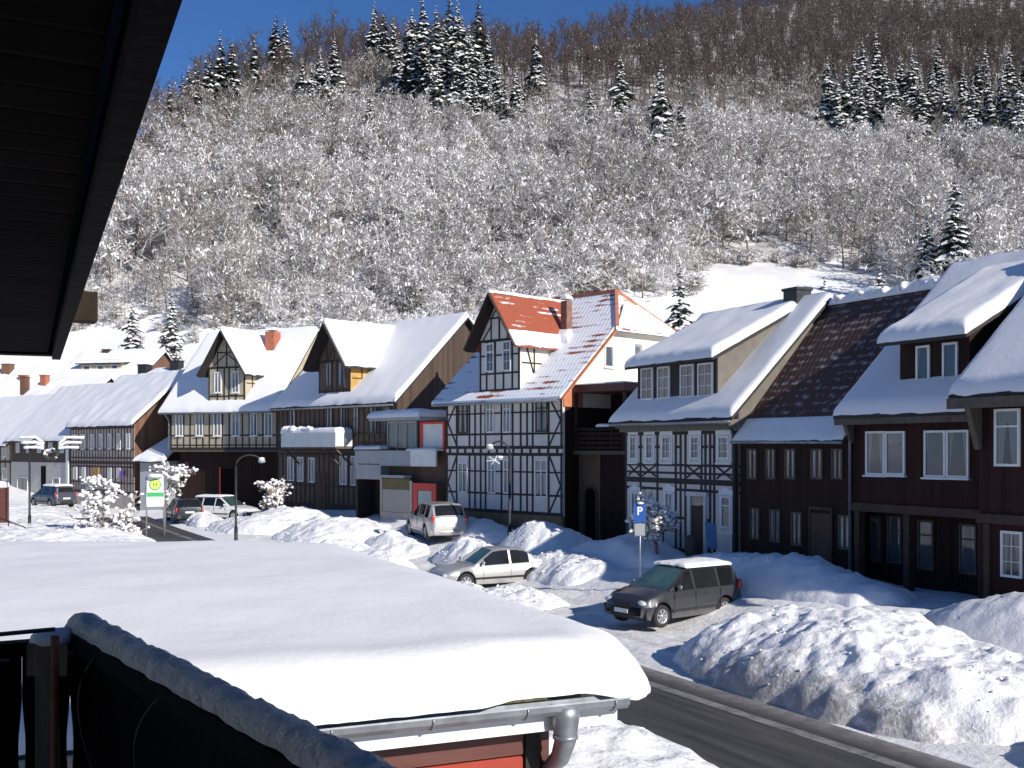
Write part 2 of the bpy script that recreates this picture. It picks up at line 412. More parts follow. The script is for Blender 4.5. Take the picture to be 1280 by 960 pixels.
def ground_mat():
    m, nt, b = nmat('snow_ground')
    v = coords(nt)
    a = noi(nt, v, 2.4, 7, .68); c = noi(nt, v, .35, 4)
    h = mth(nt, 'ADD', mth(nt, 'MULTIPLY', a, .6), c); bump(nt, b, h, .8, .15)
    # packed, driven-over snow has a greyish tone of its own along the parking strip (t between 14 and 20 m)
    sp = nt.nodes.new('ShaderNodeSeparateXYZ'); nt.links.new(v, sp.inputs[0])
    t = mth(nt, 'ADD', mth(nt, 'MULTIPLY', sp.outputs['X'], .883), mth(nt, 'MULTIPLY', sp.outputs['Y'], .47))
    near = ramp(nt, mth(nt, 'DIVIDE', sp.outputs['Y'], 100), [(.75, 1.0), (.85, 0.0)])
    band = ramp(nt, mth(nt, 'DIVIDE', t, 30), [(.44, 0.0), (.47, 1.0), (.62, .8), (.72, 0.0)])
    s_ = mth(nt, 'SUBTRACT', mth(nt, 'MULTIPLY', sp.outputs['Y'], .883), mth(nt, 'MULTIPLY', sp.outputs['X'], .47))
    cb = nt.nodes.new('ShaderNodeCombineXYZ'); nt.links.new(mth(nt, 'MULTIPLY', s_, .22), cb.inputs[0]); nt.links.new(mth(nt, 'MULTIPLY', t, 1.5), cb.inputs[1])
    n2 = noi(nt, cb.outputs[0], 1.3, 7, .72)
    f = mth(nt, 'MULTIPLY', mth(nt, 'MULTIPLY', band, near), ramp(nt, n2, [(.38, 0.0), (.66, .72)]))
    # bare slope: scrub and earth show through on the wooded hill
    hill = ramp(nt, mth(nt, 'DIVIDE', sp.outputs['Y'], 400), [(.36, 0.0), (.44, 1.0)])
    n3 = noi(nt, v, .22, 6, .7)
    f2 = mth(nt, 'MULTIPLY', hill, ramp(nt, n3, [(.36, .0), (.56, .95)]))
    col = mixc(nt, f, (.88, .87, .865), (.44, .42, .40))
    col = mixc(nt, f2, col, (.11, .08, .065))
    nt.links.new(col, b.inputs['Base Color']); b.inputs['Roughness'].default_value = .65
    b.inputs['Specular IOR Level'].default_value = .2
    return m
tag(g.build('ground', ground_mat()), kind='structure')

def centre(s):
    """road centre line: straight up the street, then bending left in front of the last houses"""
    lo, hi = road_edges(min(s, 74)); c = (lo + hi) / 2
    if s <= 74: return st(s, c)
    a = s - 74; x, y = st(74, c); ang = min(a / 45, .55)
    return (x - .47 * a - .5 * a * ang * .9, y + .883 * a - .5 * a * ang * .55)
def strip(s0, s1, off0, off1, dz, ds=.6, n=6):
    mb = MB(); vs = []; S = []; s = s0
    while s <= s1: S.append(s); s += ds
    for s in S:
        x, y = centre(s); x2, y2 = centre(s + .1); d = Vector((x2 - x, y2 - y)).normalized(); nrm = Vector((d.y, -d.x))
        for i in range(n + 1):
            o = lerp(off0, off1, i / n); X, Y = x + nrm.x * o, y + nrm.y * o
            vs.append((X, Y, ground_z(X, Y) + dz - .0012 * o * o))
    k = n + 1
    return mb.add(vs, [(j * k + i, j * k + i + 1, (j + 1) * k + i + 1, (j + 1) * k + i) for j in range(len(S) - 1) for i in range(n)], 0, True)
def road_mat():
    m, nt, b = nmat('wet_asphalt')
    v = coords(nt); sp = nt.nodes.new('ShaderNodeSeparateXYZ'); nt.links.new(v, sp.inputs[0])
    t = mth(nt, 'ADD', mth(nt, 'MULTIPLY', sp.outputs['X'], .883), mth(nt, 'MULTIPLY', sp.outputs['Y'], .47))
    s = mth(nt, 'ADD', mth(nt, 'MULTIPLY', sp.outputs['X'], -.47), mth(nt, 'MULTIPLY', sp.outputs['Y'], .883))
    cb = nt.nodes.new('ShaderNodeCombineXYZ'); nt.links.new(mth(nt, 'MULTIPLY', s, .12), cb.inputs[0]); nt.links.new(mth(nt, 'MULTIPLY', t, 1.4), cb.inputs[1])
    streak = noi(nt, cb.outputs[0], 2.0, 6, .65); fine = noi(nt, v, 22, 5, .7)
    edge = ramp(nt, mth(nt, 'DIVIDE', t, 20), [(.685, 0.0), (.712, .5), (.73, .9)])
    col = mixc(nt, ramp(nt, streak, [(.32, 0.0), (.66, 1.0)]), (.020, .020, .022), (.075, .070, .067))
    col = mixc(nt, mth(nt, 'MULTIPLY', fine, .35), col, (.075, .07, .067))
    slush = mth(nt, 'MULTIPLY', edge, ramp(nt, noi(nt, v, 3.0, 6, .7), [(.3, .25), (.62, 1.0)]))
    col = mixc(nt, slush, col, (.46, .43, .41))
    nt.links.new(col, b.inputs['Base Color'])
    nt.links.new(ramp(nt, streak, [(.3, .5), (.7, .85)]), b.inputs['Roughness']); bump(nt, b, fine, .35, .02)
    return m
tag(strip(-25, 73, -3.15, 3.15, 0.02).build('road', road_mat()), kind='structure')
def line_mat():
    m, nt, b = nmat('worn_line_paint')
    f = ramp(nt, noi(nt, coords(nt), 2.2, 7, .75), [(.36, .25), (.6, .95)])
    nt.links.new(mixc(nt, f, (.06, .057, .055), (.27, .26, .25)), b.inputs['Base Color']); b.inputs['Roughness'].default_value = .7
    return m
tag(strip(-20, 74, 2.05, 2.33, 0.026, n=1).build('road_marking', line_mat()), kind='structure')

# ------------------------------------------------------------------ heaps of cleared snow
def heap(label, s0, s1, t0, t1, h, seed, mat='snow_rough', res=.14, steep=2.2, lump=.22, group=None, skew=0.0, chunks=0):
    cs, ct = (s0 + s1) / 2, (t0 + t1) / 2; a, b = (s1 - s0) / 2 * 1.12, (t1 - t0) / 2 * 1.12
    cx, cy = st(cs, ct); base = ground_z(cx, cy)
    na, nb = int(2 * a / res) + 1, int(2 * b / res) + 1
    vs, idx, fs = [], {}, []
    for i in range(na + 1):
        for j in range(nb + 1):
            S, T = cs - a + 2 * a * i / na, ct - b + 2 * b * j / nb
            p, q = (S - cs) / (a / 1.12), (T - ct) / (b / 1.12)
            ang = atan2(q, p)
            r = (abs(p) ** 2.6 + abs(q) ** 2.4) ** (1 / 2.5) * (1 + .13 * nz(cos(ang) * 1.6 + seed, sin(ang) * 1.6) + .05 * nz(S * 1.7, T * 1.7, seed))
            if r > 1.08: continue
            prof = max(0.0, 1 - min(1, r) ** steep)
            x, y = st(S, T)
            crest = .78 + .42 * nz(S * .38 + seed * 3, T * .3) + skew * p
            big = abs(fbm(S * .85 + seed, T * .85, 1, 3)); sml = fbm(S * 2.6, T * 2.6, seed, 3)
            ck = max(0, nz(S * 1.9 + seed, T * 1.9, 9) - .25) * .9 + max(0, nz(S * 4.7, T * 4.7, seed) - .2) * .45 + .12 * nz(S * 6.5, T * 6.5, seed)
            z = prof ** .8 * h * crest + (lump * (big - .2) + lump * .45 * sml + lump * 1.1 * ck) * min(1, 2.4 * (1 - min(1, r)) + .15)
            z = z * 1.0 - .14 * sm(.9, 1.06, r) * 1.5
            idx[(i, j)] = len(vs); vs.append((x - cx, y - cy, ground_z(x, y) - base + z + .03))
    for (i, j), k in idx.items():
        try: fs.append((k, idx[(i + 1, j)], idx[(i + 1, j + 1)], idx[(i, j + 1)]))
        except KeyError: pass
    mb = MB().add(vs, fs, 0, True)
    rng = random.Random(seed * 7)
    for _ in range(chunks):   # lumps thrown up by the plough
        S, T = rng.uniform(s0, s1), t0 + (t1 - t0) * rng.random() ** 2.2 * .9
        i, j = int((S - cs + a) / (2 * a) * na), int((T - ct + b) / (2 * b) * nb)
        if (i, j) in idx:
            v = vs[idx[(i, j)]]; r = rng.uniform(.015, .05) * (1 if rng.random() < .88 else 1.7)
            mb.blob((v[0], v[1], v[2] + r * .1), r, rng.randint(0, 99), 0, .75, .7, 6, 4)
    o = mb.build('snow_bank', M[mat], None, (cx, cy, base))
    return tag(o, label, 'snow bank', group)
G_BANK = 'banks of cleared snow along the street'
heap('largest lumpy bank of ploughed snow beside the road, behind the dark grey car', 11.8, 21.4, 14.5, 19.8, 1.5, 3, 'snow_dirty', .08, 2.8, .18, G_BANK, chunks=110)
heap('ploughed snow bank at the near right corner along the road', 5.5, 12.0, 14.6, 20.5, 1.25, 8, 'snow_dirty', .08, 2.8, .15, G_BANK, chunks=80)
heap('smooth shaded snow mound in front of the house at the far right', 12.6, 18.6, 19.8, 23.0, 1.0, 12, 'snow_soft', .12, 2.0, .10, G_BANK)
heap('long shaded snow bank under the windows of the dark brown house', 19.8, 30.3, 20.6, 24.2, 1.0, 15, 'snow_soft', .12, 2.0, .16, G_BANK, chunks=20)
heap('shaded snow bank in front of the white timbered house with four dormer windows', 29.6, 36.5, 21.0, 24.2, 1.0, 18, 'snow_soft', .14, 2.0, .12, G_BANK, chunks=20)
heap('pointed snow heap beside the parking sign, half in shade', 36.0, 40.6, 20.0, 24.0, 1.30, 21, 'snow_rough', .12, 1.9, .15, G_BANK, chunks=60)
heap('snow heap burying the rubbish just behind the silver saloon car', 38.6, 43.0, 18.4, 20.6, .95, 26, 'snow_dirty', .1, 1.8, .26, G_BANK, chunks=70)
heap('sunlit snow heap against the black and white timbered house', 40.8, 48.2, 20.6, 23.4, 1.0, 24, 'snow_rough', .14, 2.0, .14, G_BANK, chunks=60)
heap('low ridge of broken snow between the silver saloon and the road', 27.5, 34.6, 14.8, 16.5, .60, 27, 'snow_rough', .1, 1.9, .15, G_BANK, chunks=120)
heap('low broken snow ridge on the parking strip between the dark van and the silver saloon', 28.6, 33.2, 15.6, 18.0, .62, 63, 'snow_rough', .1, 2.0, .16, G_BANK, chunks=60)
heap('small broken snow heap under the parking sign', 31.0, 36.2, 18.6, 21.4, .7, 33, 'snow_rough', .1, 1.9, .15, G_BANK, chunks=60)
heap('snow bank left of the silver saloon along the road edge', 38.8, 47.0, 13.2, 17.6, 1.15, 36, 'snow_rough', .14, 2.0, .16, G_BANK, chunks=90)
heap('low snow heap between the silver saloon and the pale estate car', 43.0, 48.6, 17.0, 19.6, .75, 52, 'snow_rough', .14, 1.9, .15, G_BANK, chunks=50)
heap('high snow bank before the shop with the red door', 47.5, 55.5, 14.5, 20.0, 1.30, 38, 'snow_rough', .16, 2.0, .17, G_BANK, chunks=90)
heap('tallest snow bank in front of the long brown timber house', 54.5, 63.5, 13.0, 20.0, 1.45, 41, 'snow_rough', .16, 2.0, .17, G_BANK, chunks=90)
heap('snow bank beside the white parked car below the beige timbered house', 61.5, 69.0, 12.9, 15.2, .9, 44, 'snow_rough', .16, 2.0, .2, G_BANK, chunks=40)
heap('snow heap below the gutter at the near edge of the road', 10.0, 19.5, 4.0, 10.6, .95, 47, 'snow_rough', .12, 2.4, .2, G_BANK, chunks=110)
heap('low snow mound around the bus stop and the snowy bush', 39.0, 72.0, 1.2, 9.3, .75, 50, 'snow_rough', .2, 2.2, .2, G_BANK, chunks=40)
heap('snow mound beside the grey car at the far left', 70.0, 84.0, -3.0, 9.0, .5, 55, 'snow_rough', .25, 2.2, .2, G_BANK)
# ------------------------------------------------------------------ the photographer's own chalet: eave overhead, railing, added shade block behind
UP = (-.883, -.47)      # direction away from the street
def along(p, d, k): return tuple(a + b * k for a, b in zip(p, d))
M['purlinwood'] = plain('purlin_wood', (.035, .026, .018), .85, .35, 5, bm=.3, spec=.1)
ch = thing('chalet', 'dark wooden eave and soffit of the near chalet overhead at the upper left', 'house', (-2.5, 2.0, 3.3))
off = Vector((-2.5, 2.0, 3.3))
def L3(*p): return Vector(p) - off
E1, E2 = Vector((1.09, -2.23, 5.5)), Vector((-2.42, 5.63, 5.5))
slope = Vector((UP[0], UP[1], 0)); rslope = Vector((UP[0] * .82, UP[1] * .82, .57))
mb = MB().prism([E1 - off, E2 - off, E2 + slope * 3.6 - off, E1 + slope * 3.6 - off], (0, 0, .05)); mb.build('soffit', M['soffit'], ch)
d = (E2 - E1).normalized(); right = Vector((.883, .47, 0))
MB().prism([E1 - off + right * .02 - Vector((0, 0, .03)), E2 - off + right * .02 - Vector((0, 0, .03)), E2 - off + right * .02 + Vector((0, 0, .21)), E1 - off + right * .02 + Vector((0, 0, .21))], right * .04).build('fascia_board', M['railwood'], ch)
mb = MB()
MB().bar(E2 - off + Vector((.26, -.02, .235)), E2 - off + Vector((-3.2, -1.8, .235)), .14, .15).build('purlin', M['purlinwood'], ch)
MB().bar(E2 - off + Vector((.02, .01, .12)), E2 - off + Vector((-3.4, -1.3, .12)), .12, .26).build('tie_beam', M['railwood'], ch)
u13 = Vector((0, 0, .13)) - off
MB().prism([E1 + u13, E2 + u13, E2 + rslope * 3.6 + u13, E1 + rslope * 3.6 + u13], (0, 0, .08)).build('roof', M['darkroof'], ch)
MB().prism([E2 - off, E2 + slope * 2.9 - off, E2 + rslope * 3.5 - off + Vector((0, 0, .12)), E2 - off + Vector((0, 0, .12))], d * -.04).build('gable_boards', M['railwood'], ch)
u13 = Vector((0, 0, .22)) - off
sh = snow_sheet(E1 + u13, E2 + u13, E1 + rslope * 3.5 + u13, E2 + rslope * 3.5 + u13, .25, 10, 8)
sh.build('roof_snow', M['snow_smooth'], ch)
# unseen gabled block added behind the viewer to put the balcony in shade
mb = MB(); w0 = Vector((-3.0, -1.0, 0)) - off
mb.prism([w0, w0 + Vector((7.7, 0, 0)), w0 + Vector((7.7, 0, 8.3)), w0 + Vector((3.85, 0, 10.5)), w0 + Vector((0, 0, 8.3))], (0, -6, 0))
mb.build('wall', M['boards_mid'], ch)  # wall of the added shade block
mb = MB()
for k in (0, 1):
    e = w0 + Vector((-.4 if k == 0 else 8.05, .2, 8.05)); r = w0 + Vector((3.85, .2, 10.55))
    mb.prism([e, r, r + Vector((0, 0, .2)), e + Vector((0, 0, .2))], (0, -6.6, 0))
mb.build('roof', M['darkroof'], ch)  # roof of the added shade block
MB().box(-1.2, 3.2, -2.6, 1.72, 0, .1).build('balcony_floor', M['railwood'], ch)

# railing with ornamental cut-outs
K = Vector((-1.56, 3.9, 3.4)); rd = Vector((.57, -.82, 0)); ld = Vector((-.883, -.47, 0))
rail = thing('balcony_railing', 'dark wooden balcony railing with cut-out ornaments and a snow covered rail', 'railing', K)
def gap(z):
    g_ = 0.0
    for (c, w, a) in ((.54, .13, .011), (.28, .05, .007), (.16, .09, .012)):
        g_ = max(g_, a * max(0, 1 - ((z - c) / w) ** 2) ** .7)
    if .2 < z < .7: g_ = max(g_, .007 if z < .56 else .007 * (.75 - z) / .19)
    return g_
ZS = [.0, .04, .08, .1, .13, .16, .19, .22, .26, .3, .34, .4, .44, .47, .5, .53, .56, .6, .64, .68, .72, .76, .80, .89]
def board_run(direction, n, step, phase=0.0):
    nrm = Vector((-direction.y, direction.x, 0))
    for i in range(n):
        a, b = phase + i * step, phase + (i + 1) * step
        poly = [direction * (a + .001 + gap(z)) + Vector((0, 0, z)) for z in ZS] + [direction * (b - .001 - gap(z)) + Vector((0, 0, z)) for z in reversed(ZS)]
        MB().prism(poly, nrm * .022).build('board', M['railwood'], rail)
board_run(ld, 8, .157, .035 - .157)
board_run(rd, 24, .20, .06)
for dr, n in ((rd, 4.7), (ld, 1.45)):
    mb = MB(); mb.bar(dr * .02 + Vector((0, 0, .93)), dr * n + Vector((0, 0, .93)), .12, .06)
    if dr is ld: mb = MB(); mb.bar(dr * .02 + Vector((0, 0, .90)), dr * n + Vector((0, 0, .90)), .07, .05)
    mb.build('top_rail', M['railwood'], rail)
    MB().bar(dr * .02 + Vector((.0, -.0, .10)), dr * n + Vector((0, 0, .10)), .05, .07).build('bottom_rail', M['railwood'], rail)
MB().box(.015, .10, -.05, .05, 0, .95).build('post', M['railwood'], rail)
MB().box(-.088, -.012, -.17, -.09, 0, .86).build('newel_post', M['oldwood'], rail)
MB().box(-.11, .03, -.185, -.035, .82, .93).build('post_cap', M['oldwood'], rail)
# snow lying along the rail
mb = MB(); n = 120; vs = []
for i in range(n + 1):
    p = rd * (4.7 * i / n + .0) + Vector((0, 0, .962)); nrm = Vector((-rd.y, rd.x, 0)) * -1
    hh = .052 + .016 * nz(i * .23, 1) + .014 * nz(i * .9, 4); ww = .054 + .010 * nz(i * .31, 7)
    if i == 0 or i == n: hh *= .3
    for k in range(13):
        a = pi * k / 12; bump_ = 1 + .10 * nz(i * .55, k * .7, 2) + .10 * nz(i * 1.3, k * .9, 5)
        vs.append(p + nrm * (-cos(a) * ww * bump_) + Vector((0, 0, sin(a) ** .8 * hh * bump_)))
mb.add(vs, [(i * 13 + k, i * 13 + k + 1, (i + 1) * 13 + k + 1, (i + 1) * 13 + k) for i in range(n) for k in range(12)] + [tuple(range(13))], 0, True)
mb.build('snow_cover', M['snow_rail'], rail)
MB().blob((-.04, -.11, .94), .085, 3, 0, .45).build('snow_cap', M['snow_soft'], rail)
pl = tag(MB().tube([(0, 0, -1.0), (0, 0, .0), (.0, .0, .66)], .014, 10).build('iron_pole', M['rust'], None, (-1.523, 3.60, 3.72)), 'thin rusty iron pole standing before the balcony corner post', 'pole')
# scrolled iron bracket for flower boxes
def spiral(c, r0, r1, a0, a1, n=18):
    return [(c[0] + lerp(r0, r1, i / n) * cos(lerp(a0, a1, i / n)), 0, c[1] + lerp(r0, r1, i / n) * sin(lerp(a0, a1, i / n))) for i in range(n + 1)]
mb = MB(); mb.tube([(-.55, 0, .03), (-.2, 0, .045), (.02, 0, .05)], .008, 6)
mb.tube(spiral((-.20, .0), .05, .012, 1.5, 8.5), .006, 6); mb.tube(spiral((-.33, -.0), .05, .012, 1.6, -5.0), .006, 6)
mb.tube([(-.55, 0, -.04), (-.3, 0, -.05), (-.12, 0, -.045)], .007, 6); mb.tube(spiral((-.46, .0), .045, .012, 1.5, 8.0), .006, 6)
tag(mb.build('flower_box_bracket', M['iron'], None, (-1.57, 3.66, 4.34), atan2(.47, .883)), 'black scrolled iron bracket on the balcony corner', 'bracket')
def stalk(label, k, drop, bend, seed):
    p = K + rd * k + Vector((0, 0, .93)); inn = Vector((-.82, -.57, 0))
    pts = [p + inn * (.05 + .06 * sin(pi * i / 10)) + rd * (bend * (i / 10) ** 1.5 + .01 * nz(i, seed)) + Vector((0, 0, .02 * sin(pi * i / 10) - drop * (i / 10) ** 1.3)) for i in range(11)]
    o = pts[0].copy(); tag(MB().tube([q - o for q in pts], [.004 - .0002 * i for i in range(11)], 5).build('dry_stalk', M['stem'], None, o), label, 'plant stalk', 'dry stalks hanging over the balcony railing')
stalk('dry plant stalk hanging straight down from the railing, nearer the corner post', .45, .42, .0, 1)
stalk('dry plant stalk bent sideways below the snowy rail', 1.15, .36, -.16, 2)

# ------------------------------------------------------------------ neighbouring annex with the thick snow roof
an = thing('annex', 'low annex under a thick smooth blanket of snow with grey gutter and maroon boards', 'building', (-2.5, 8.5, 0))
ao = Vector((-2.5, 8.5, 0))
A, B_, C_, D_ = Vector((-4.6, 5.4, 3.29)), Vector((.74, 7.75, 3.28)), Vector((-2.35, 15.9, 3.24)), Vector((-11.5, 16.6, 3.24))
gd = (B_ - A).normalized()
MB().prism([A - ao, B_ - gd * .55 - ao, B_ - gd * .16 + (C_ - B_).normalized() * .25 - ao, B_ + (C_ - B_).normalized() * .8 - ao, C_ - ao, D_ - ao], (0, 0, -.10)).build('roof', M['darkroof'], an)
# snow blanket
def blanket():
    vs = []; n, m = 84, 84
    def ed(n):
        q = [0, .002, .006, .012, .02, .03, .042, .056, .075, .1]
        return q + [.1 + .8 * i / n for i in range(1, n)] + [1 - x for x in reversed(q)]
    U, V = ed(n), ed(m)
    dn, dr_ = (D_ - A).normalized(), (C_ - B_).normalized()
    A2, B2 = A - dn * .12, B_ - dr_ * .14 + gd * .58; C2 = C_ + Vector((.20, .1, 0)); D2 = D_
    P = lambda a, b: A2.lerp(B2, a).lerp(D2.lerp(C2, a), b)
    R = .95
    for b in V:
        for a in U:
            p = P(a, b); df, dr = b * 9.3, (1 - a) * 6.2; db = (1 - b) * 9.3; dl = a * 6
            cx_, cy_ = R - dr, R - df
            if cx_ > 0 and cy_ > 0:      # rounded corner
                h_ = hypot(cx_, cy_)
                if h_ > R:
                    k_ = R / h_; ndr, ndf = R - cx_ * k_, R - cy_ * k_
                    p = P(1 - ndr / 6.2, ndf / 9.3); h_ = R
                d = R - h_
            else: d = min(df, dr)
            d = min(d, db, dl); k = min(1, d / R); q = max(0, 1 - (1 - k) ** 3) ** .62
            th = .40 * q * (1 + .12 * nz(p.x * .35, p.y * .35, 3) + .045 * nz(p.x * 1.1, p.y * 1.1, 1) + .012 * nz(p.x * 4, p.y * 4, 2))
            # the slope eases down towards the eaves
            th -= .13 * (1 - sm(0, 4.2, df)) * sm(.1, 1.0, k)
            e_ = max(0, 1 - d / .55) ** 2
            z = p + Vector((0, 0, .03 + th))
            z -= dn * e_ * (.03 + .035 * nz(a * 34, 3) + .02 * nz(a * 90, 5)) * (df < R)
            z += gd * e_ * (.05 * nz(b * 26, 8) + .02 + .03 * nz(b * 70, 3)) * (dr < R)
            z.z -= e_ * (.03 + .10 * sm(.86, .97, a) * (df < R))
            z += dn * .14 * e_ ** .5 * sm(.74, .79, a) * (1 - sm(.87, .90, a)) * (df < R)
            vs.append(z - ao)
    k = len(U)
    mb = MB().add(vs, [(j * k + i, j * k + i + 1, (j + 1) * k + i + 1, (j + 1) * k + i) for j in range(len(V) - 1) for i in range(k - 1)], 0, True)
    loop = list(range(k)) + [j * k + k - 1 for j in range(1, len(V))] + [(len(V) - 1) * k + i for i in range(k - 2, -1, -1)] + [j * k for j in range(len(V) - 2, 0, -1)]
    # tuck the rim back under the blanket
    cen = Vector((-3.5, 11, 3.21)) - ao; rim = [vs[i] for i in loop]; inner = [Vector(v).lerp(cen, .05) - Vector((0, 0, .0)) for v in rim]; L = len(loop)
    for v in inner: v.z = 3.265
    mb.add(rim + inner, [(L + i, L + (i + 1) % L, (i + 1) % L, i) for i in range(L)] + [tuple(range(L, 2 * L))[::-1]], 0, True)
    return mb
blanket().build('roof_snow', M['snow_sheet'], an)
out = Vector((.40, -.91, 0)).normalized(); out = Vector((gd.y, -gd.x, 0))
# mossy tile edge showing under the snow lip
MB().prism([A + out * .02 + Vector((0, 0, -.02)) - ao, B_ - gd * .55 + out * .02 + Vector((0, 0, -.02)) - ao, B_ - gd * .55 + out * .0 + Vector((0, 0, .05)) - ao, A + out * .0 + Vector((0, 0, .05)) - ao], (D_ - A).normalized() * .35).build('tile_edge', plain('mossy_tiles', (.10, .095, .055), .9, .6, 18, bm=.8), an)
# gutter: half pipe
mb = MB(); prof = [(-.075, .0), (-.07, -.035), (-.04, -.065), (0, -.075), (.04, -.065), (.07, -.035), (.075, .0), (.084, .012), (.086, .0), (.078, -.04), (.045, -.074), (0, -.085), (-.045, -.074), (-.078, -.04), (-.083, 0)]
g0 = A + out * .10 + Vector((0, 0, -.03)) - ao; g1 = B_ + out * .10 + gd * .02 + Vector((0, 0, -.03)) - ao
vs = [c + out * a + Vector((0, 0, z)) for c in (g0, g1) for a, z in prof]; n = len(prof)
mb.add(vs, [(i, (i + 1) % n, n + (i + 1) % n, n + i) for i in range(n)] + [tuple(range(n)), tuple(range(n, 2 * n))[::-1]], 0)
for k in range(9):
    p = g0.lerp(g1, .06 + k * .115); mb.tube([p + out * (.09 * cos(a)) + Vector((0, 0, .09 * sin(a))) for a in [pi + i * pi / 8 for i in range(9)]], .008, 5)
gut = mb.build('gutter', M['zinc'], an)
# downpipe with funnel and elbow
dp = g0.lerp(g1, .92); 
mb = MB(); mb.tube([dp + Vector((0, 0, -.02)), dp + Vector((0, 0, -.10)), dp + Vector((0, 0, -.20)), dp + Vector((0, 0, -.26)) , dp - out * .08 + Vector((0, 0, -.40)), dp - out * .24 + Vector((0, 0, -.52)), dp - out * .30 + Vector((0, 0, -.62)), dp - out * .30 + Vector((0, 0, -3.1))], [.105, .10, .085, .075, .068, .06, .055, .055], 14)
mb.tube([dp + Vector((0, 0, -.225)), dp + Vector((0, 0, -.25))], .088, 14)
mb.build('downpipe', M['zinc'], an)
# white fascia below gutter, maroon walls
f0, f1 = A + out * .0 - ao, B_ + out * .0 - ao
MB().prism([f0 + Vector((0, 0, -.235)), f1 + Vector((0, 0, -.235)), f1 + Vector((0, 0, -.102)), f0 + Vector((0, 0, -.102))], out * .03).build('fascia_board', M['white'], an)
w_in = -out * .22; e_in = gd * -.42
wa, wb = A + w_in - ao, B_ + w_in + e_in - ao
q = MB().prism([wa + Vector((0, 0, -3.3)), wb + Vector((0, 0, -3.3)), wb + Vector((0, 0, -.1)), wa + Vector((0, 0, -.1))], (C_ - B_) * .93 - out * .0)
q.build('wall', M['maroon'], an)
MB().prism([wa + out * .04 + Vector((0, 0, -.44)), wb + out * .04 - gd * .22 + Vector((0, 0, -.44)), wb + out * .04 - gd * .22 + Vector((0, 0, -.25)), wa + out * .04 + Vector((0, 0, -.25))], out * -.035).build('header_board', M['maroon'], an)
MB().prism([wb + out * .03 - gd * 1.0 + Vector((0, 0, -1.6)), wb + out * .03 - gd * .22 + Vector((0, 0, -1.6)), wb + out * .03 - gd * .22 + Vector((0, 0, -.455)), wb + out * .03 - gd * 1.0 + Vector((0, 0, -.455))], out * -.025).build('door_panel', M['orange_red'], an)
MB().prism([wb + out * .06 - gd * .21 + Vector((0, 0, -3.2)), wb + out * .06 - gd * .10 + Vector((0, 0, -3.2)), wb + out * .06 - gd * .10 + Vector((0, 0, -.11)), wb + out * .06 - gd * .21 + Vector((0, 0, -.11))], out * -.055).build('corner_post', M['timber'], an)
# ------------------------------------------------------------------ houses
WIN = {}
def window_meshes(w, h, style, fm, gm):
    key = (round(w, 2), round(h, 2), style, fm, gm)
    if key in WIN: return WIN[key]
    b = .065 if w > .45 else .05; mb = MB(); d0, d1 = -.055, .0
    mb.box(-w/2, w/2, d0, d1, 0, b); mb.box(-w/2, w/2, d0, d1, h - b, h)
    mb.box(-w/2, -w/2 + b, d0, d1, b, h - b); mb.box(w/2 - b, w/2, d0, d1, b, h - b)
    if 'm' in style: mb.box(-.032, .032, d0 + .004, d1, b, h - b)
    if 't' in style: mb.box(-w/2 + b, w/2 - b, d0 + .008, d1, h * .68, h * .68 + .045)
    if 'g' in style:
        for k in (1, 2): mb.box(-w/2 + b, w/2 - b, d0 + .014, d1, h * k / 3, h * k / 3 + .02)
        mb.box(-.01, .01, d0 + .012, d1, b, h - b)
    if 's' in style: mb.box(-w/2 - .05, w/2 + .05, d0 - .06, d1, -.05, 0)
    if 'c' in style:     # wide ornamental surround with a crown board
        mb.box(-w/2 - .09, -w/2 - .002, -.03, 0, -.12, h + .04); mb.box(w/2 + .002, w/2 + .09, -.03, 0, -.12, h + .04)
        mb.box(-w/2 - .12, w/2 + .12, -.045, 0, h + .042, h + .20); mb.box(-w/2 - .12, w/2 + .12, -.07, 0, -.19, -.122)
        mb.prism([(-w/2 - .02, -.035, h + .201), (w/2 + .02, -.035, h + .201), (0, -.035, h + .33)], (0, .035, 0))
    p = MB().box(-w/2 + b * .6, w/2 - b * .6, -.022, -.002, b * .6, h - b * .6)
    WIN[key] = (mb.mesh('window', M[fm]), p.mesh('pane', M[gm]))
    return WIN[key]

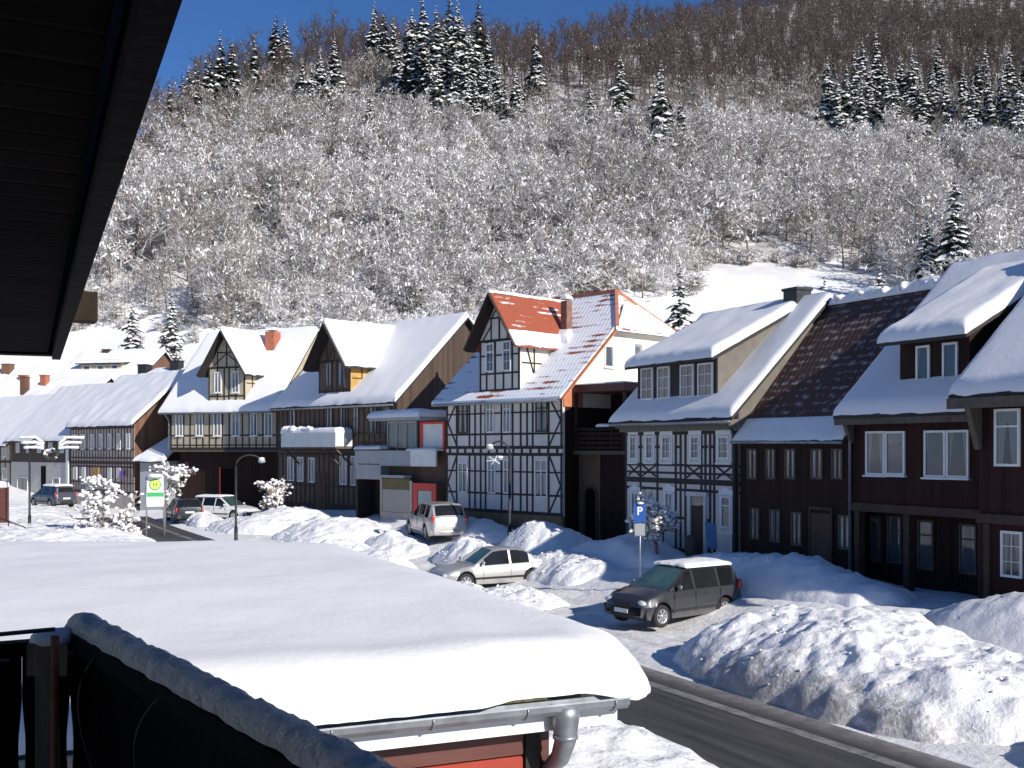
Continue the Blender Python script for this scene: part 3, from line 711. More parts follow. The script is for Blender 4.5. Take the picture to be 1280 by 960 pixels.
class House:
    def __init__(s, name, label, L, R, base, depth, cat='house', group=None):
        s.L, s.R, s.b, s.D = Vector((*L, 0)), Vector((*R, 0)), base, depth
        s.W = (s.R - s.L).length; s.e = (s.R - s.L) / s.W; s.v = Vector((-s.e.y, s.e.x, 0))
        s.rz = atan2(s.e.y, s.e.x)
        s.root = thing(name, label, cat, (L[0], L[1], base), s.rz, group)
    def world(s, x, y, z=0): p = s.L + s.e * x + s.v * y; return Vector((p.x, p.y, z))
    def a(s, px, y=0.0):     # distance along the front for a bearing of the photograph
        u = bearing(px); o = s.L + s.v * y
        return (u * o.y - o.x) / (s.e.x - u * s.e.y)
    def k(s, px, x=None):    # distance inward along the right-hand gable
        u = bearing(px); o = s.L + s.e * (s.W if x is None else x)
        return (u * o.y - o.x) / (s.v.x - u * s.v.y)
    def z(s, py, x, y=0.0):
        return CAM_H + (HY - py) / F * s.world(x, y).y
    def part(s, mb, name, mat, parent=None, sharp=None):
        mb.v = [(x, y, z - s.b) for x, y, z in mb.v]
        return mb.build(name, mat, parent or s.root, sharp=sharp)
    def win(s, x, z, w, h, style='ms', y=0.0, fm='white', gm='glass', side=None):
        f, p = window_meshes(w, h, style, fm, gm)
        if side == 'right': loc, r = (s.W + y, x, z - s.b), pi / 2
        else: loc, r = (x, y, z - s.b), 0
        o = put('window', f, s.root, loc, r); put('pane', p, o)
        return o
    def winpx(s, px0, py0, px1, py1, style='ms', y=0.0, **kw):
        x0, x1 = s.a(px0, y), s.a(px1, y); xm = (x0 + x1) / 2
        z1, z0 = s.z(py0, xm, y), s.z(py1, xm, y)
        return s.win(xm, z0, x1 - x0, z1 - z0, style, y, **kw)
    def walls(s, eave, ridge, mat, zb=None, name='wall', yr=None, x0=0, x1=None, y0=0, gables=True):
        x1 = s.W if x1 is None else x1; zb = s.b - 1 if zb is None else zb; yr = yr or s.D / 2
        poly = [(x0, y0, zb), (x0, s.D, zb), (x0, s.D, eave), (x0, yr, ridge), (x0, y0, eave)] if gables else [(x0, y0, zb), (x0, s.D, zb), (x0, s.D, eave), (x0, y0, eave)]
        mb = MB().prism(poly, (x1 - x0, 0, 0))
        return s.part(mb, name, mat)
    def roof(s, eave, ridge, mat, of=.4, ol=.3, orr=.3, th=.14, snow=.28, yr=None, seed=1, x0=0, x1=None, snow_mat='snow_smooth', back=True, lump=.25, sides=(True, True)):
        x1 = s.W if x1 is None else x1; yr = yr or s.D / 2; sl = (ridge - eave) / yr
        xa, xb = x0 - ol, x1 + orr; ze = eave - of * sl; lift = .03
        mb = MB()
        f = [(xa, -of, ze + lift), (xb, -of, ze + lift), (xb, yr, ridge + lift), (xa, yr, ridge + lift)]
        mb.prism(f, (0, 0, th))
        if back:
            sb = (ridge - eave) / (s.D - yr)
            mb.prism([(xa, s.D + of, eave - of * sb + lift), (xa, yr + .002, ridge + lift), (xb, yr + .002, ridge + lift), (xb, s.D + of, eave - of * sb + lift)], (0, 0, th))
        r = s.part(mb, 'roof', mat)
        zz = th + lift
        if snow:
            sh = snow_sheet((xa, -of, ze + zz), (xb, -of, ze + zz), (xa, yr, ridge + zz), (xb, yr, ridge + zz), snow, max(14, int((xb - xa) * 3)), 14, .28, seed, lump, sides=sides)
            s.part(sh, 'snow_cover', M[snow_mat], r)
            if back:
                sh = snow_sheet((xb, s.D + of, eave - of * sb + zz), (xa, s.D + of, eave - of * sb + zz), (xb, yr, ridge + zz), (xa, yr, ridge + zz), snow, 12, 8, .28, seed + 5, lump)
                s.part(sh, 'snow_cover', M[snow_mat], r)
        s.eave, s.sl = eave, sl
        return r
    def cross_gable(s, a0, a1, zb, ze, za, wall, roofm, of=.55, os=.32, snow=.25, seed=3, snow_mat='snow_smooth', th=.12, y0=-.012, cheek=None):
        """a gabled dormer standing flush on the front, its ridge running back into the main roof"""
        am = (a0 + a1) / 2; yk = (za - s.eave) / s.sl + .15; sl = (za - ze) / (a1 - am)
        mb = MB().prism([(a0, y0, zb), (a1, y0, zb), (a1, y0, ze), (am, y0, za), (a0, y0, ze)], (0, yk, 0))
        w = s.part(mb, 'gable_wall', wall)
        if cheek:
            c = MB().prism([(a1 + .003, y0 + .06, s.eave + .3), (a1 + .003, yk, za - .2), (a1 + .003, (ze - s.eave) / s.sl, ze - .02), (a1 + .003, y0 + .06, ze - .02)], (.02, 0, 0))
            c = MB().add([(a1 + .012, y0 + .02, s.eave + .05), (a1 + .012, (ze - s.eave) / s.sl, ze), (a1 + .012, y0 + .02, ze), (a1, y0 + .02, s.eave + .05), (a1, (ze - s.eave) / s.sl, ze), (a1, y0 + .02, ze)], [(0, 1, 2), (3, 5, 4), (0, 2, 5, 3), (0, 3, 4, 1), (1, 4, 5, 2)])
            s.part(c, 'cheek', cheek)
        mb = MB()
        for sg, ae in ((-1, a0), (1, a1)):
            e = ae + sg * (os - .01); zed = ze - sl * (os - .01)
            mb.prism([(e, -of + .01, zed - .03), (am, -of + .01, za - .03), (am, y0 - .01, za - .03), (e, y0 - .01, zed - .03)], (0, 0, .046))
        s.part(mb, 'gable_soffit', M['timber'])
        out = []
        for sg, ae in ((-1, a0), (1, a1)):
            e = ae + sg * os; zed = ze - sl * os; lf = .02
            mb = MB(); P = [(e, -of, zed + lf), (am, -of, za + lf), (am, yk + .5, za + lf), (e, yk + .5, zed + lf)]
            if sg > 0: P = P[::-1]
            mb.prism(P, (0, 0, th)); r = s.part(mb, 'gable_roof', roofm)
            if snow:
                q0, q1 = (e, -of, zed + lf + th), (e, yk + .4, zed + lf + th); t0, t1 = (am, -of, za + lf + th), (am, yk + .4, za + lf + th)
                sh = snow_sheet(q0, q1, t0, t1, snow, 14, 10, .22, seed + sg, .25) if sg < 0 else snow_sheet(q0, q1, t0, t1, snow, 14, 10, .22, seed + sg, .25)
                if sg > 0: sh.f = [f[::-1] for f in sh.f]
                s.part(sh, 'snow_cover', M[snow_mat], r)
        return w, am, yk, sl
    def gable_barge(s, a0, a1, ze, za, of, os, mat, w=.16):
        am = (a0 + a1) / 2; sl = (za - ze) / (a1 - am); mb = MB()
        for sg, ae in ((-1, a0), (1, a1)):
            e = ae + sg * os
            mb.bar((e, -of - .02, ze - sl * os + .06), (am, -of - .02, za + .06), .05, w, 0, (0, 1, 0))
        s.part(mb, 'barge_board', mat)
    def shed(s, a0, a1, y0, zb, zt, pitch, wall, roofm, of=.4, osl=.3, osr=.3, snow=.34, seed=5, th=.12, cheek=None, snow_mat='snow_smooth'):
        yk = (zt - s.eave - pitch * -y0 * -1 * 0) / s.sl
        # meeting line of dormer roof and main roof
        yk = (zt - pitch * y0 - s.eave) / (s.sl - pitch)
        zk = s.eave + s.sl * yk
        mb = MB().prism([(a0, y0, zb), (a0, yk, zk), (a0, y0, zt)], (a1 - a0, 0, 0)); s.part(mb, 'dormer', wall)
        if cheek:
            mb = MB().prism([(a1 + .002, y0 + .03, zb), (a1 + .002, y0 + .03, zt), (a1 + .002, yk, zk)][::-1], (.02, 0, 0)); s.part(mb, 'cheek', cheek)
        xa, xb = a0 - osl, a1 + osr; lf = .02
        f = [(xa, y0 - of, zt - of * pitch + lf), (xb, y0 - of, zt - of * pitch + lf), (xb, yk, zk + lf), (xa, yk, zk + lf)]
        mb = MB().prism(f, (0, 0, th)); r = s.part(mb, 'dormer_roof', roofm)
        up = Vector((0, 0, th))
        sh = snow_sheet(Vector(f[0]) + up, Vector(f[1]) + up, Vector(f[3]) + up, Vector(f[2]) + up, snow, 20, 14, .32, seed, .2)
        s.part(sh, 'snow_cover', M[snow_mat], r)
        return yk, zk
    def beams(s, segs, mat, y=-.022, name='timber_frame', d=.06):
        """segs: (x0, z0, x1, z1, width) on the front"""
        mb = MB()
        for n_, (x0, z0, x1, z1, w) in enumerate(segs):
            yy = y - (.0035 if abs(z1 - z0) < .02 else 0) - (.002 * (n_ % 2) if abs(z1 - z0) > .02 and abs(x1 - x0) > .02 else 0)
            mb.bar((x0, yy + d / 2, z0), (x1, yy + d / 2, z1), d, w, 0, (0, 1, 0)) if False else mb.prism(s._quad(x0, z0, x1, z1, w, yy), (0, d, 0))
        return s.part(mb, name, mat)
    def _quad(s, x0, z0, x1, z1, w, y):
        dx, dz = x1 - x0, z1 - z0; l = hypot(dx, dz); nx_, nz_ = -dz / l * w / 2, dx / l * w / 2
        return [(x0 - nx_, y, z0 - nz_), (x1 - nx_, y, z1 - nz_), (x1 + nx_, y, z1 + nz_), (x0 + nx_, y, z0 + nz_)]
    def chimney(s, x, y, z0, z1, w=.55, mat='brick', cap=True, snow=True):
        mb = MB().box(x - w/2, x + w/2, y - w/2, y + w/2, z0, z1)
        if cap: mb.box(x - w/2 - .05, x + w/2 + .05, y - w/2 - .05, y + w/2 + .05, z1 + .002, z1 + .1)
        c = s.part(mb, 'chimney', M[mat])
        if snow:
            q = z1 + .1; w2 = w / 2 + .04
            sh = snow_sheet((x - w2, y - w2, q), (x + w2, y - w2, q), (x - w2, y + w2, q), (x + w2, y + w2, q), .2, 6, 6, .2, 3, .2, eave=.0, open_ridge=False)
            s.part(sh, 'snow_cap', M['snow_smooth'], c)

G_ROW = 'houses in the street row'
# ---- house at the far right edge
c1, c0 = st(18.95, 23.75), st(13.0, 23.75)
h = House('timber_house', 'dark red house cut by the right edge, with an overhanging snowy eave', c1, c0, .9, 10, group=G_ROW)
h.walls(6.75, 11.2, M['boards_redbrown'], x0=.0)
h.roof(6.75, 11.2, M['darkroof'], of=.55, ol=.5, snow=.30, seed=21)
h.winpx(1244, 511, 1276, 583, 't')
mb = MB().box(-.5, 6, -.62, -.55, 6.05, 6.32); h.part(mb, 'fascia_board', M['timber_grey'])
mb = MB().prism([(-.05, -.58, 6.3), (-.05, -.02, 6.3), (-.05, -.02, 5.0), (-.05, -.12, 5.0)], (.16, 0, 0)); h.part(mb, 'bracket', M['timber_grey'])
mb = MB().box(-.02, 6, -.10, .3, 3.12, 3.36); h.part(mb, 'floor_beam', M['timber_brown'])
for px in (1243, ): pass
d = h.winpx(1252, 664, 1279, 722, 'g', gm='glass')
for i in range(4): h.part(MB().box(.2 + i * 1.3, .36 + i * 1.3, -.09, .05, .3, 3.1), 'post', M['timber_brown'])
# ---- dark house with wide dormer and columned ground floor
c1, c0 = st(24.05, 24.5), st(18.98, 24.5)
h = House('timber_house', 'red brown house with a wide snowy dormer, paired white windows and columned ground floor', c1, c0, .9, 9.2, group=G_ROW)
W = h.W
h.walls(6.3, 10.6, M['boards_redbrown'], zb=3.3)
mb = MB().box(.02, W - .02, .8, 9, 0, 3.32); h.part(mb, 'ground_floor_wall', M['boards_brown'])
h.roof(6.3, 10.6, M['darkroof'], of=.45, ol=.35, orr=-.3, snow=.30, seed=31)
x0, x1 = h.a(1125, .3), h.a(1212, .3)
h.shed(x0, x1, .3, 6.5, 8.25, .50, M['boards_brown'], M['darkroof'], of=.55, osl=.35, osr=.35, snow=.36, seed=33)
h.winpx(1146, 432, 1163, 477, '', y=.3); h.winpx(1179, 428, 1198, 475, '', y=.3)
for q in ((1083, 539, 1107, 594), (1107.6, 539, 1132, 594), (1156, 538, 1183, 597), (1184, 537.5, 1212, 597.5)): h.winpx(*q, 's')
mb = MB().box(-.05, W, -.12, .3, 3.16, 3.40); h.part(mb, 'floor_beam', M['timber_brown'])
mb = MB().box(-.3, W - .3, -.47, -.40, 5.74, 5.92); h.part(mb, 'fascia_board', M['timber_grey'])
mb = MB().prism([(-.06, -.42, 5.9), (-.06, -.02, 5.9), (-.06, -.02, 5.2), (-.06, -.10, 5.2)], (.14, 0, 0)); h.part(mb, 'bracket', M['timber_grey'])
for px in (1072, 1134, 1228):
    x = h.a(px); mb = MB().box(x - .1, x + .1, -.05, .2, .2, 3.158); h.part(mb, 'column', M['timber_brown'])
for q in ((1084, 645, 1102, 702), (1110, 645, 1128, 704), (1148, 650, 1168, 712), (1200, 655, 1222, 718)): h.winpx(*q, 't', y=.8, fm='timber_grey')
mb = MB().tube([(-.02, -.09, .6), (-.02, -.09, 5.6), (.02, -.3, 5.8)], .05, 8); h.part(mb, 'downpipe', M['zinc'])
# ---- long dark brown house with tiled roof
c1, c0 = st(29.25, 24.5), st(24.1, 24.5)
h = House('timber_house', 'dark brown house with two rows of small windows under a thinly snow dusted tiled roof', c1, c0, .9, 8.4, group=G_ROW)
W = h.W
h.walls(5.55, 10.25, M['boards_brown'])
r = h.roof(5.55, 10.25, M['tile_brown'], of=.35, ol=.0, orr=.0, snow=0, seed=41)
sh = snow_sheet((0, -.37, 5.32), (W, -.37, 5.32), (0, .30, 6.06), (W, .30, 6.06), .055, 24, 6, .25, 44, 1.5, open_ridge=False); h.part(sh, 'eave_snow', M['snow_smooth'], r)
mb = MB(); rng = random.Random(4); x = .2
while x < W:
    rr = rng.uniform(.08, .24)
    if rng.random() < .8: mb.blob((x, 4.15 + rng.uniform(-.15, .1), 10.38 + rr * .3), rr, rng.randint(0, 99), 0, .6, 1.0, 9, 6)
    x += rr * 1.6
mb2 = snow_sheet((0, 3.95, 10.22), (W, 3.95, 10.22), (0, 4.5, 10.3), (W, 4.5, 10.3), .30, 30, 6, .25, 46, 1.1, open_ridge=False); mb2.add(mb.v, mb.f, 0, True); mb = mb2
h.part(mb, 'ridge_snow', M['snow_rough'], r)
for px0, px1 in ((935, 947), (958, 970), (982, 995), (1014.5, 1029), (1040.5, 1054)): h.winpx(px0, 561, px1, 599, 'm', fm='timber_grey', gm='glass_curtain')
for px0, px1, p0, p1 in ((939, 950, 635, 674), (963, 976, 637, 678), (990, 1003, 640, 682), (1049, 1064, 644, 687)): h.winpx(px0, p0, px1, p1, 'm', fm='timber_grey', gm='glass_curtain')
x = h.a(1027); mb = MB().box(x - .42, x + .42, -.04, .02, .9, 3.0); d = h.part(mb, 'door', M['boards_mid'])
mb = MB().box(x - .5, x - .42, -.07, .02, .9, 3.1); mb.box(x + .42, x + .5, -.07, .02, .9, 3.1); mb.box(x - .5, x + .5, -.07, .02, 3.1, 3.2); h.part(mb, 'door_frame', M['timber_brown'])
mb = MB().tube([(0, -.40, 5.25), (W, -.40, 5.22)], .055, 8); h.part(mb, 'gutter', M['zinc'])
# ---- white timbered house with long four-window dormer
c1, c0 = st(36.3, 24.5), st(29.3, 24.5)
h = House('timbered_house', 'white panelled timber framed house with a long dormer of four windows', c1, c0, .9, 8.0, group=G_ROW)
W = h.W
h.walls(6.5, 10.35, M['plaster'])
mb = MB().prism([(W + .003, .02, 5.6), (W + .003, 7.9, 5.6), (W + .003, 7.9, 6.55), (W + .003, 4, 10.3), (W + .003, .02, 6.45)], (.03, 0, 0)); h.part(mb, 'gable_render', M['stucco'])
h.roof(6.5, 10.35, M['darkroof'], of=.55, ol=.35, orr=.28, snow=.22, seed=51)
x0, x1 = h.a(797, .12), h.a(896, .12)
h.shed(x0, x1, .12, 6.7, 8.36, .50, M['timber'], M['darkroof'], of=.42, osl=.3, osr=.3, snow=.32, seed=53, cheek=M['stucco'])
for a0, a1 in ((802, 817), (822.5, 838), (851, 868), (873, 892)): h.winpx(a0, 460 - (a0 - 802) * .09, a1, 500 - (a0 - 802) * .05, 'g', y=.12)
mb = MB().box(-.1, W + .05, -.42, -.02, 5.85, 6.05); mb.box(-.05, W, -.25, -.02, 5.70, 5.848); h.part(mb, 'cornice', M['stucco'])
X = lambda px: h.a(px)
zf = 3.82
segs = [(0, zf, W, zf, .2), (0, zf + .3, W, zf + .3, .08), (0, 4.42 , W, 4.42, .09), (0, 5.62, W, 5.62, .12), (0, 1.25, W, 1.25, .14), (0, zf - .32, W, zf - .32, .1)]
vx = [.06] + [X(p) for p in (801, 822, 845, 851, 857, 877, 882, 888, 893, 917)] + [W - .06]
for x in vx:
    segs.append((x, zf, x, 5.6, .11)); segs.append((x, 1.3, x, zf - .1, .11))
for p0, p1 in ((786, 800), (896, 915), (803, 820), (859, 876)):
    segs += [(X(p0), zf + .15, X(p1), 4.4, .07), (X(p0), 4.4, X(p1), zf + .15, .07)]
for p in (801, 822, 848, 882, 890): segs.append((X(p) - .14, 5.1, X(p) + .14, 5.1, .1)); 
for p in (851, 882): segs.append((X(p) - .2, 2.45, X(p) + .2, 2.45, .1))
h.beams(segs, M['timber'])
for p0, p1 in ((788, 796), (808, 817), (828, 839), (864, 875), (898, 912)): h.winpx(p0, 545, p1, 574, 'cg')
for p0, p1 in ((790, 799), (832, 842)): h.winpx(p0, 615, p1, 652, 'cm')
h.winpx(902, 620, 914, 660, 'ct')
xd = X(873); mb = MB().box(xd - .38, xd + .38, -.03, .03, .95, 2.95); h.part(mb, 'door', M['boards_gable_dark'])
mb = MB().box(xd - .52, xd - .39, -.09, 0, .9, 3.3); mb.box(xd + .39, xd + .52, -.09, 0, .9, 3.3); mb.box(xd - .60, xd + .60, -.12, 0, 3.302, 3.46); h.part(mb, 'door_frame', M['plaster'])
mb = MB().box(xd - .34, xd + .34, -.028, -.02, 2.98, 3.28); h.part(mb, 'fanlight', M['glass'])
h.chimney(5.55, 4.0, 9.6, 10.95, .72, 'iron', True, False)
mb = MB().tube([(-.2, -.62, 5.98), (W + .25, -.62, 5.95)], .06, 8); h.part(mb, 'gutter', M['zinc'])
mb = MB().tube([(W + .1, -.6, 5.9), (W - .05, -.12, 5.5), (W - .05, -.10, 1.0)], .045, 8); h.part(mb, 'downpipe', M['iron'])
# ---- black and white house with red tiles
Lc, Rc = (-3.22, 53.0), (2.22, 47.5)
h = House('timbered_house', 'black and white half timbered house with red tiled roof, front gable, cream side wall', Lc, Rc, 1.0, 11.0, group=G_ROW)
W = h.W; ez, rz_, yr = 7.6, 12.5, 5.5; sl = (rz_ - ez) / yr; yh = 3.26; zh = ez + sl * yh; inset = 1.5
mb = MB(); 
gab = [(0, 0, .0), (0, 11, .0), (0, 11, ez), (0, 11 - yh, zh), (0, yh, zh), (0, 0, ez)]
mb.prism(gab, (W, 0, 0)); h.part(mb, 'wall', M['plaster'])
mb = MB().prism([(W + .002, .03, 7.5), (W + .002, 10.9, 7.5), (W + .002, 10.9, ez), (W + .002, 11 - yh, zh - .02), (W + .002, yh, zh - .02), (W + .002, .03, ez)], (.03, 0, 0)); h.part(mb, 'side_render', M['cream'])
mb = MB().prism([(W + .034, .03, 6.9), (W + .034, 1.3, 6.9), (W + .034, 1.3, 7.62), (W + .034, .03, 7.62)], (.02, 0, 0)); h.part(mb, 'side_band', M['terracotta'])
mb = MB().box(W + .003, W + .03, .15, 10.9, 0, 6.89); h.part(mb, 'side_cladding', M['boards_brown'])
mb = MB().box(-.03, W + .03, -.06, .2, 0, 2.05); h.part(mb, 'plinth', M['plinth'])
s_of, ol, orr = .5, .55, .32; th = .14; lf = .03; zee = ez - s_of * sl
mb = MB().prism([(-ol, -s_of, zee + lf), (W + orr, -s_of, zee + lf), (W + orr, yh, zh + lf), (W - inset, yr, rz_ + lf), (-ol, yr, rz_ + lf)], (0, 0, th))
mb.prism([(-ol, 11 + s_of, zee + lf), (-ol, yr + .003, rz_ + lf), (W - inset, yr + .003, rz_ + lf), (W + orr, 11 - yh, zh + lf), (W + orr, 11 + s_of, zee + lf)], (0, 0, th))
mb.prism([(W + orr + .15, yh - .15, zh + lf - .09), (W + orr + .15, 11 - yh + .15, zh + lf - .09), (W - inset, yr, rz_ + lf + .01)], (0, 0, th))
roof6 = h.part(mb, 'roof', M['tile_red']); h.eave, h.sl = ez, sl
# snow on the half hip
t0 = lf + th - .06
sh = snow_sheet((W + orr + .10, yh - .05, zh + t0), (W + orr + .10, 11 - yh + .05, zh + t0), (W - inset + .9, yr - .55, rz_ - .75 + t0 + .0), (W - inset + .9, yr + .35, rz_ - .75 + t0), .22, 16, 10, .3, 61, .4, open_ridge=False); h.part(sh, 'snow_cover', M['snow_smooth'], roof6)
mb = MB(); mb.bar((W + orr + .02, -s_of, zee + .04), (W + orr + .02, yh - .1, zh - .02), .05, .34, 0, (1, 0, 0)); mb.bar((W - inset, yr, rz_ + .22), (W + orr + .1, yh, zh + .19), .16, .12); mb.bar((W - inset, yr, rz_ + .22), (W + orr + .1, 11 - yh, zh + .19), .16, .12); mb.bar((-ol, yr, rz_ + .22), (W - inset, yr, rz_ + .22), .2, .14)
h.part(mb, 'verge_tiles', M['terracotta'], roof6)
a0, a1 = 2.42, 5.1
h.cross_gable(a0, a1, 7.3, 10.15, 12.15, M['plaster'], M['tile_red_bare'], of=.65, os=.35, snow=0, seed=63, cheek=M['cream'])
gs = h.root.children
h.gable_barge(a0, a1, 10.15, 12.15, .65, .35, M['timber_brown'], .2)
# snow along the left slope and lower edge of the little gable roof
am = (a0 + a1) / 2; gsl = 2.0 / 1.34
for sgn in (-1, 1):
    e_ = am + sgn * (1.34 + .35); ze_ = 10.15 - gsl * .35 + .14
    f_ = .95 if sgn < 0 else .26; eb = Vector((e_, -.66, ze_)); ek = Vector((e_, 3.2 if sgn > 0 else 4.5, ze_)); tb = Vector((am, -.66, 12.29)); tk = Vector((am, ek.y, 12.29))
    sh = snow_sheet(eb, ek, eb.lerp(tb, f_), ek.lerp(tk, f_), .16, 18, 8, .25, 66 + sgn, .5, open_ridge=False)
    if sgn > 0: sh.f = [f[::-1] for f in sh.f]
    h.part(sh, 'gable_snow', M['snow_smooth'], roof6)
sh = snow_sheet((am + .02, -.66, 12.27), (am + .02, 4.8, 12.27), (am - .22, -.66, 12.3), (am - .22, 4.8, 12.3), .14, 18, 4, .12, 68, .4, open_ridge=False); sh.f = [f[::-1] for f in sh.f]; h.part(sh, 'ridge_snow', M['snow_smooth'], roof6)
h.chimney(h.a(708, 3.2), 3.2, 10.0, 12.1, .38, 'chimney_brick', False, True)
sh = snow_sheet((h.a(692, 2.6), 2.5, 9.98), (h.a(712, 2.6), 2.5, 9.98), (h.a(692, 3.1) , 3.1, 10.55), (h.a(715, 3.1), 3.1, 10.55), .3, 8, 6, .2, 69, .5, open_ridge=False); h.part(sh, 'chimney_snow', M['snow_smooth'], roof6)
X = lambda px: h.a(px)
bl = M['timber']; segs = []
for z, w in ((2.12, .16), (2.95, .09), (4.78, .14), (5.10, .14), (5.72, .09), (7.35, .16), (3.98, .07), (6.7, .07)): segs.append((0, z, W, z, w))
for p in (559, 571, 587, 594, 601, 607, 627, 641, 651, 659, 666, 686, 702):
    x = min(max(X(p), .06), W - .06); segs.append((x, 2.1, x, 4.8, .10)); segs.append((x, 5.05, x, 7.4, .10))
for i in range(14): segs.append((.28 + i * .55, 4.84, .28 + i * .55, 5.04, .13))
for (pa, pb) in ((560, 571), (687, 701)):
    for z0, z1 in ((2.2, 3.4), (3.4, 4.7), (5.2, 6.3), (6.3, 7.3)):
        lo = z0 in (2.2, 5.2)
        segs.append((X(pa), z0, X(pb), z1, .08) if lo == (pa == 687) else (X(pb), z0, X(pa), z1, .08))
h.beams(segs, bl, y=-.024)
segs = []
gb = lambda z: (z - 10.15) / gsl
for z, w in ((7.75, .14), (8.55, .08), (10.1, .12), (9.4, .07)): segs.append((a0, z, a1, z, w))
for x in (a0 + .05, a0 + .48, am - .28, am + .28, a1 - .48, a1 - .05): segs.append((x, 7.7, x, 10.1, .10))
segs += [(am, 10.1, am, 12.0, .1), (am - .55, 10.1, am - .55, 11.2, .08), (am + .55, 10.1, am + .55, 11.2, .08), (am - .62, 11.15, am + .62, 11.15, .08), (am - 1.1, 10.15, am - .55, 10.8, .07), (am + 1.1, 10.15, am + .55, 10.8, .07), (am - .5, 11.2, am, 11.8, .07), (am + .5, 11.2, am, 11.8, .07)]
h.beams(segs, bl, y=-.036, name='gable_timbers')
mb = MB()
for (y0_, z0_, y1_, z1_) in ((.1, 9.0, 1.8, 9.0), (.9, 8.2, .9, 10.1), (.2, 10.05, 2.8, 10.05), (.9, 8.4, .3, 10.0)): mb.bar((a1 + .02, y0_, z0_), (a1 + .02, y1_, z1_), .05, .09, 0, (1, 0, 0))
h.part(mb, 'cheek_timbers', bl)
for q in ((573, 502, 585, 542), (608, 499, 618, 541), (629, 498, 639, 541), (670, 497, 685, 540)): h.winpx(*q, 'mt', fm='timber_brown' if q[0] in (573, 670) else 'white', gm='glass_curtain')
for q in ((573, 578, 585, 616), (610, 575, 620, 617), (630, 574, 640, 617), (669, 574, 685, 622)): h.winpx(*q, 'mt', gm='glass_curtain')
for q in ((608, 429, 618, 465), (629, 426, 639, 464)): h.winpx(*q, 'gt', y=-.012)
h.win(h.k(760), 8.78, .62, 1.0, 's', y=.032, side='right', gm='glass'); h.win(h.k(796), 8.95, .7, 1.1, 's', y=.032, side='right', gm='glass_curtain')
mb = MB().tube([(-.4, -.58, zee + .0), (W + .2, -.58, zee - .02)], .06, 8); h.part(mb, 'gutter', M['zinc'])
# ---- brown annex with arched door
p = h.world(W, 1.0); o2 = h.e * 2.95
g6 = h
h = House('annex_building', 'narrow brown annex with arched doorway below a dark wooden balcony', (p.x + .05, p.y - .03), (p.x + o2.x, p.y + o2.y), 1.0, 6.5, cat='building', group=G_ROW)
W = h.W
mb = MB().box(0, W, 2.2, 6.5, 0, 7.5); h.part(mb, 'wall', M['boards_brown'])
mb = MB().box(0, 1.25, 0, 2.198, .0, 4.78)
xd0, xd1 = .42, 1.02
h.part(mb, 'porch_wall', plain('brown_render', (.12, .075, .045), .9, .25, 2, bm=.3))
arch = [(xd0, -.02, .9), (xd1, -.02, .9), (xd1, -.02, 3.0)] + [((xd0 + xd1) / 2 + .3 * cos(a), -.02, 3.0 + .3 * sin(a)) for a in [pi * i / 10 for i in range(1, 10)]] + [(xd0, -.02, 3.0)]
mb = MB().prism(arch, (0, .03, 0)); h.part(mb, 'arched_door', M['railwood'])
ring = MB()
for i in range(10):
    a, b_ = pi * i / 10, pi * (i + 1) / 10; cx_ = (xd0 + xd1) / 2
    ring.prism([(cx_ + r_ * cos(t_), -.05, 3.0 + r_ * sin(t_)) for r_, t_ in ((.3, a), (.4, a), (.4, b_), (.3, b_))], (0, .05, 0))
ring.box(xd0 - .1, xd0, -.05, 0, .9, 3.0); ring.box(xd1, xd1 + .1, -.05, 0, .9, 3.0); h.part(ring, 'door_surround', M['timber_brown'])
mb = MB().box(1.252, W, .05, 2.198, .0, 4.78); h.part(mb, 'wooden_bay', M['boards_brown'])
mb = MB().box(-.05, W + .05, -.35, 2.198, 4.785, 4.95); bfl = h.part(mb, 'balcony_floor', M['timber_grey'])
mb = MB()
for i in range(5): mb.box(-.03, W + .03, -.33, -.29, 5.02 + i * .2, 5.16 + i * .2)
for i in range(5): mb.box(i * W / 4.2, i * W / 4.2 + .09, -.285, -.2, 4.952, 6.0)
h.part(mb, 'balustrade', M['boards_brown'])
sh = snow_sheet((1.3, -.36, 6.0), (W + .03, -.36, 6.0), (1.3, -.16, 6.0), (W + .03, -.16, 6.0), .12, 10, 4, .1, 71, .3, eave=0, open_ridge=False); h.part(sh, 'rail_snow', M['snow_smooth'])
mb = MB().box(-.02, W + .1, -.45, 6.5, 7.52, 7.86); rf = h.part(mb, 'roof', M['maroon'])
sh = snow_sheet((-.02, -.46, 7.865), (W + .1, -.46, 7.865), (-.02, 6.4, 7.865), (W + .1, 6.4, 7.865), .06, 14, 10, .2, 73, .3, eave=.0); h.part(sh, 'snow_cover', M['snow_smooth'], rf)
for x in (0, W - .12): h.part(MB().box(x, x + .12, -.30, -.18, 4.952, 7.518), 'balcony_post', M['timber'])
# ---- long brown timber house
Lc, Rc = (-14.9, 68.7), (-6.36, 60.0)
h = House('timbered_house', 'long dark brown timbered house with snow laden front gable, ochre cheek and small white balcony', Lc, Rc, 1.3, 9.8, group=G_ROW)
W = h.W; ez, rdg = 7.95, 12.6
h.walls(ez, rdg, M['panel_dark'])
mb = MB().prism([(W + .003, .03, 1), (W + .003, 9.7, 1), (W + .003, 9.7, ez), (W + .003, 4.9, rdg - .05), (W + .003, .03, ez)], (.03, 0, 0)); h.part(mb, 'gable_cladding', M['boards_gable_dark'])
h.roof(ez, rdg, M['darkroof'], of=.5, ol=.05, orr=.45, snow=.30, seed=81)
a0, a1 = 4.6, 7.8
h.cross_gable(a0, a1, 7.6, 10.35, 12.35, M['panel_dark'], M['darkroof'], of=.75, os=.5, snow=.26, seed=83, cheek=M['ochre'])
h.gable_barge(a0, a1, 10.35, 12.35, .75, .5, M['timber'], .22)
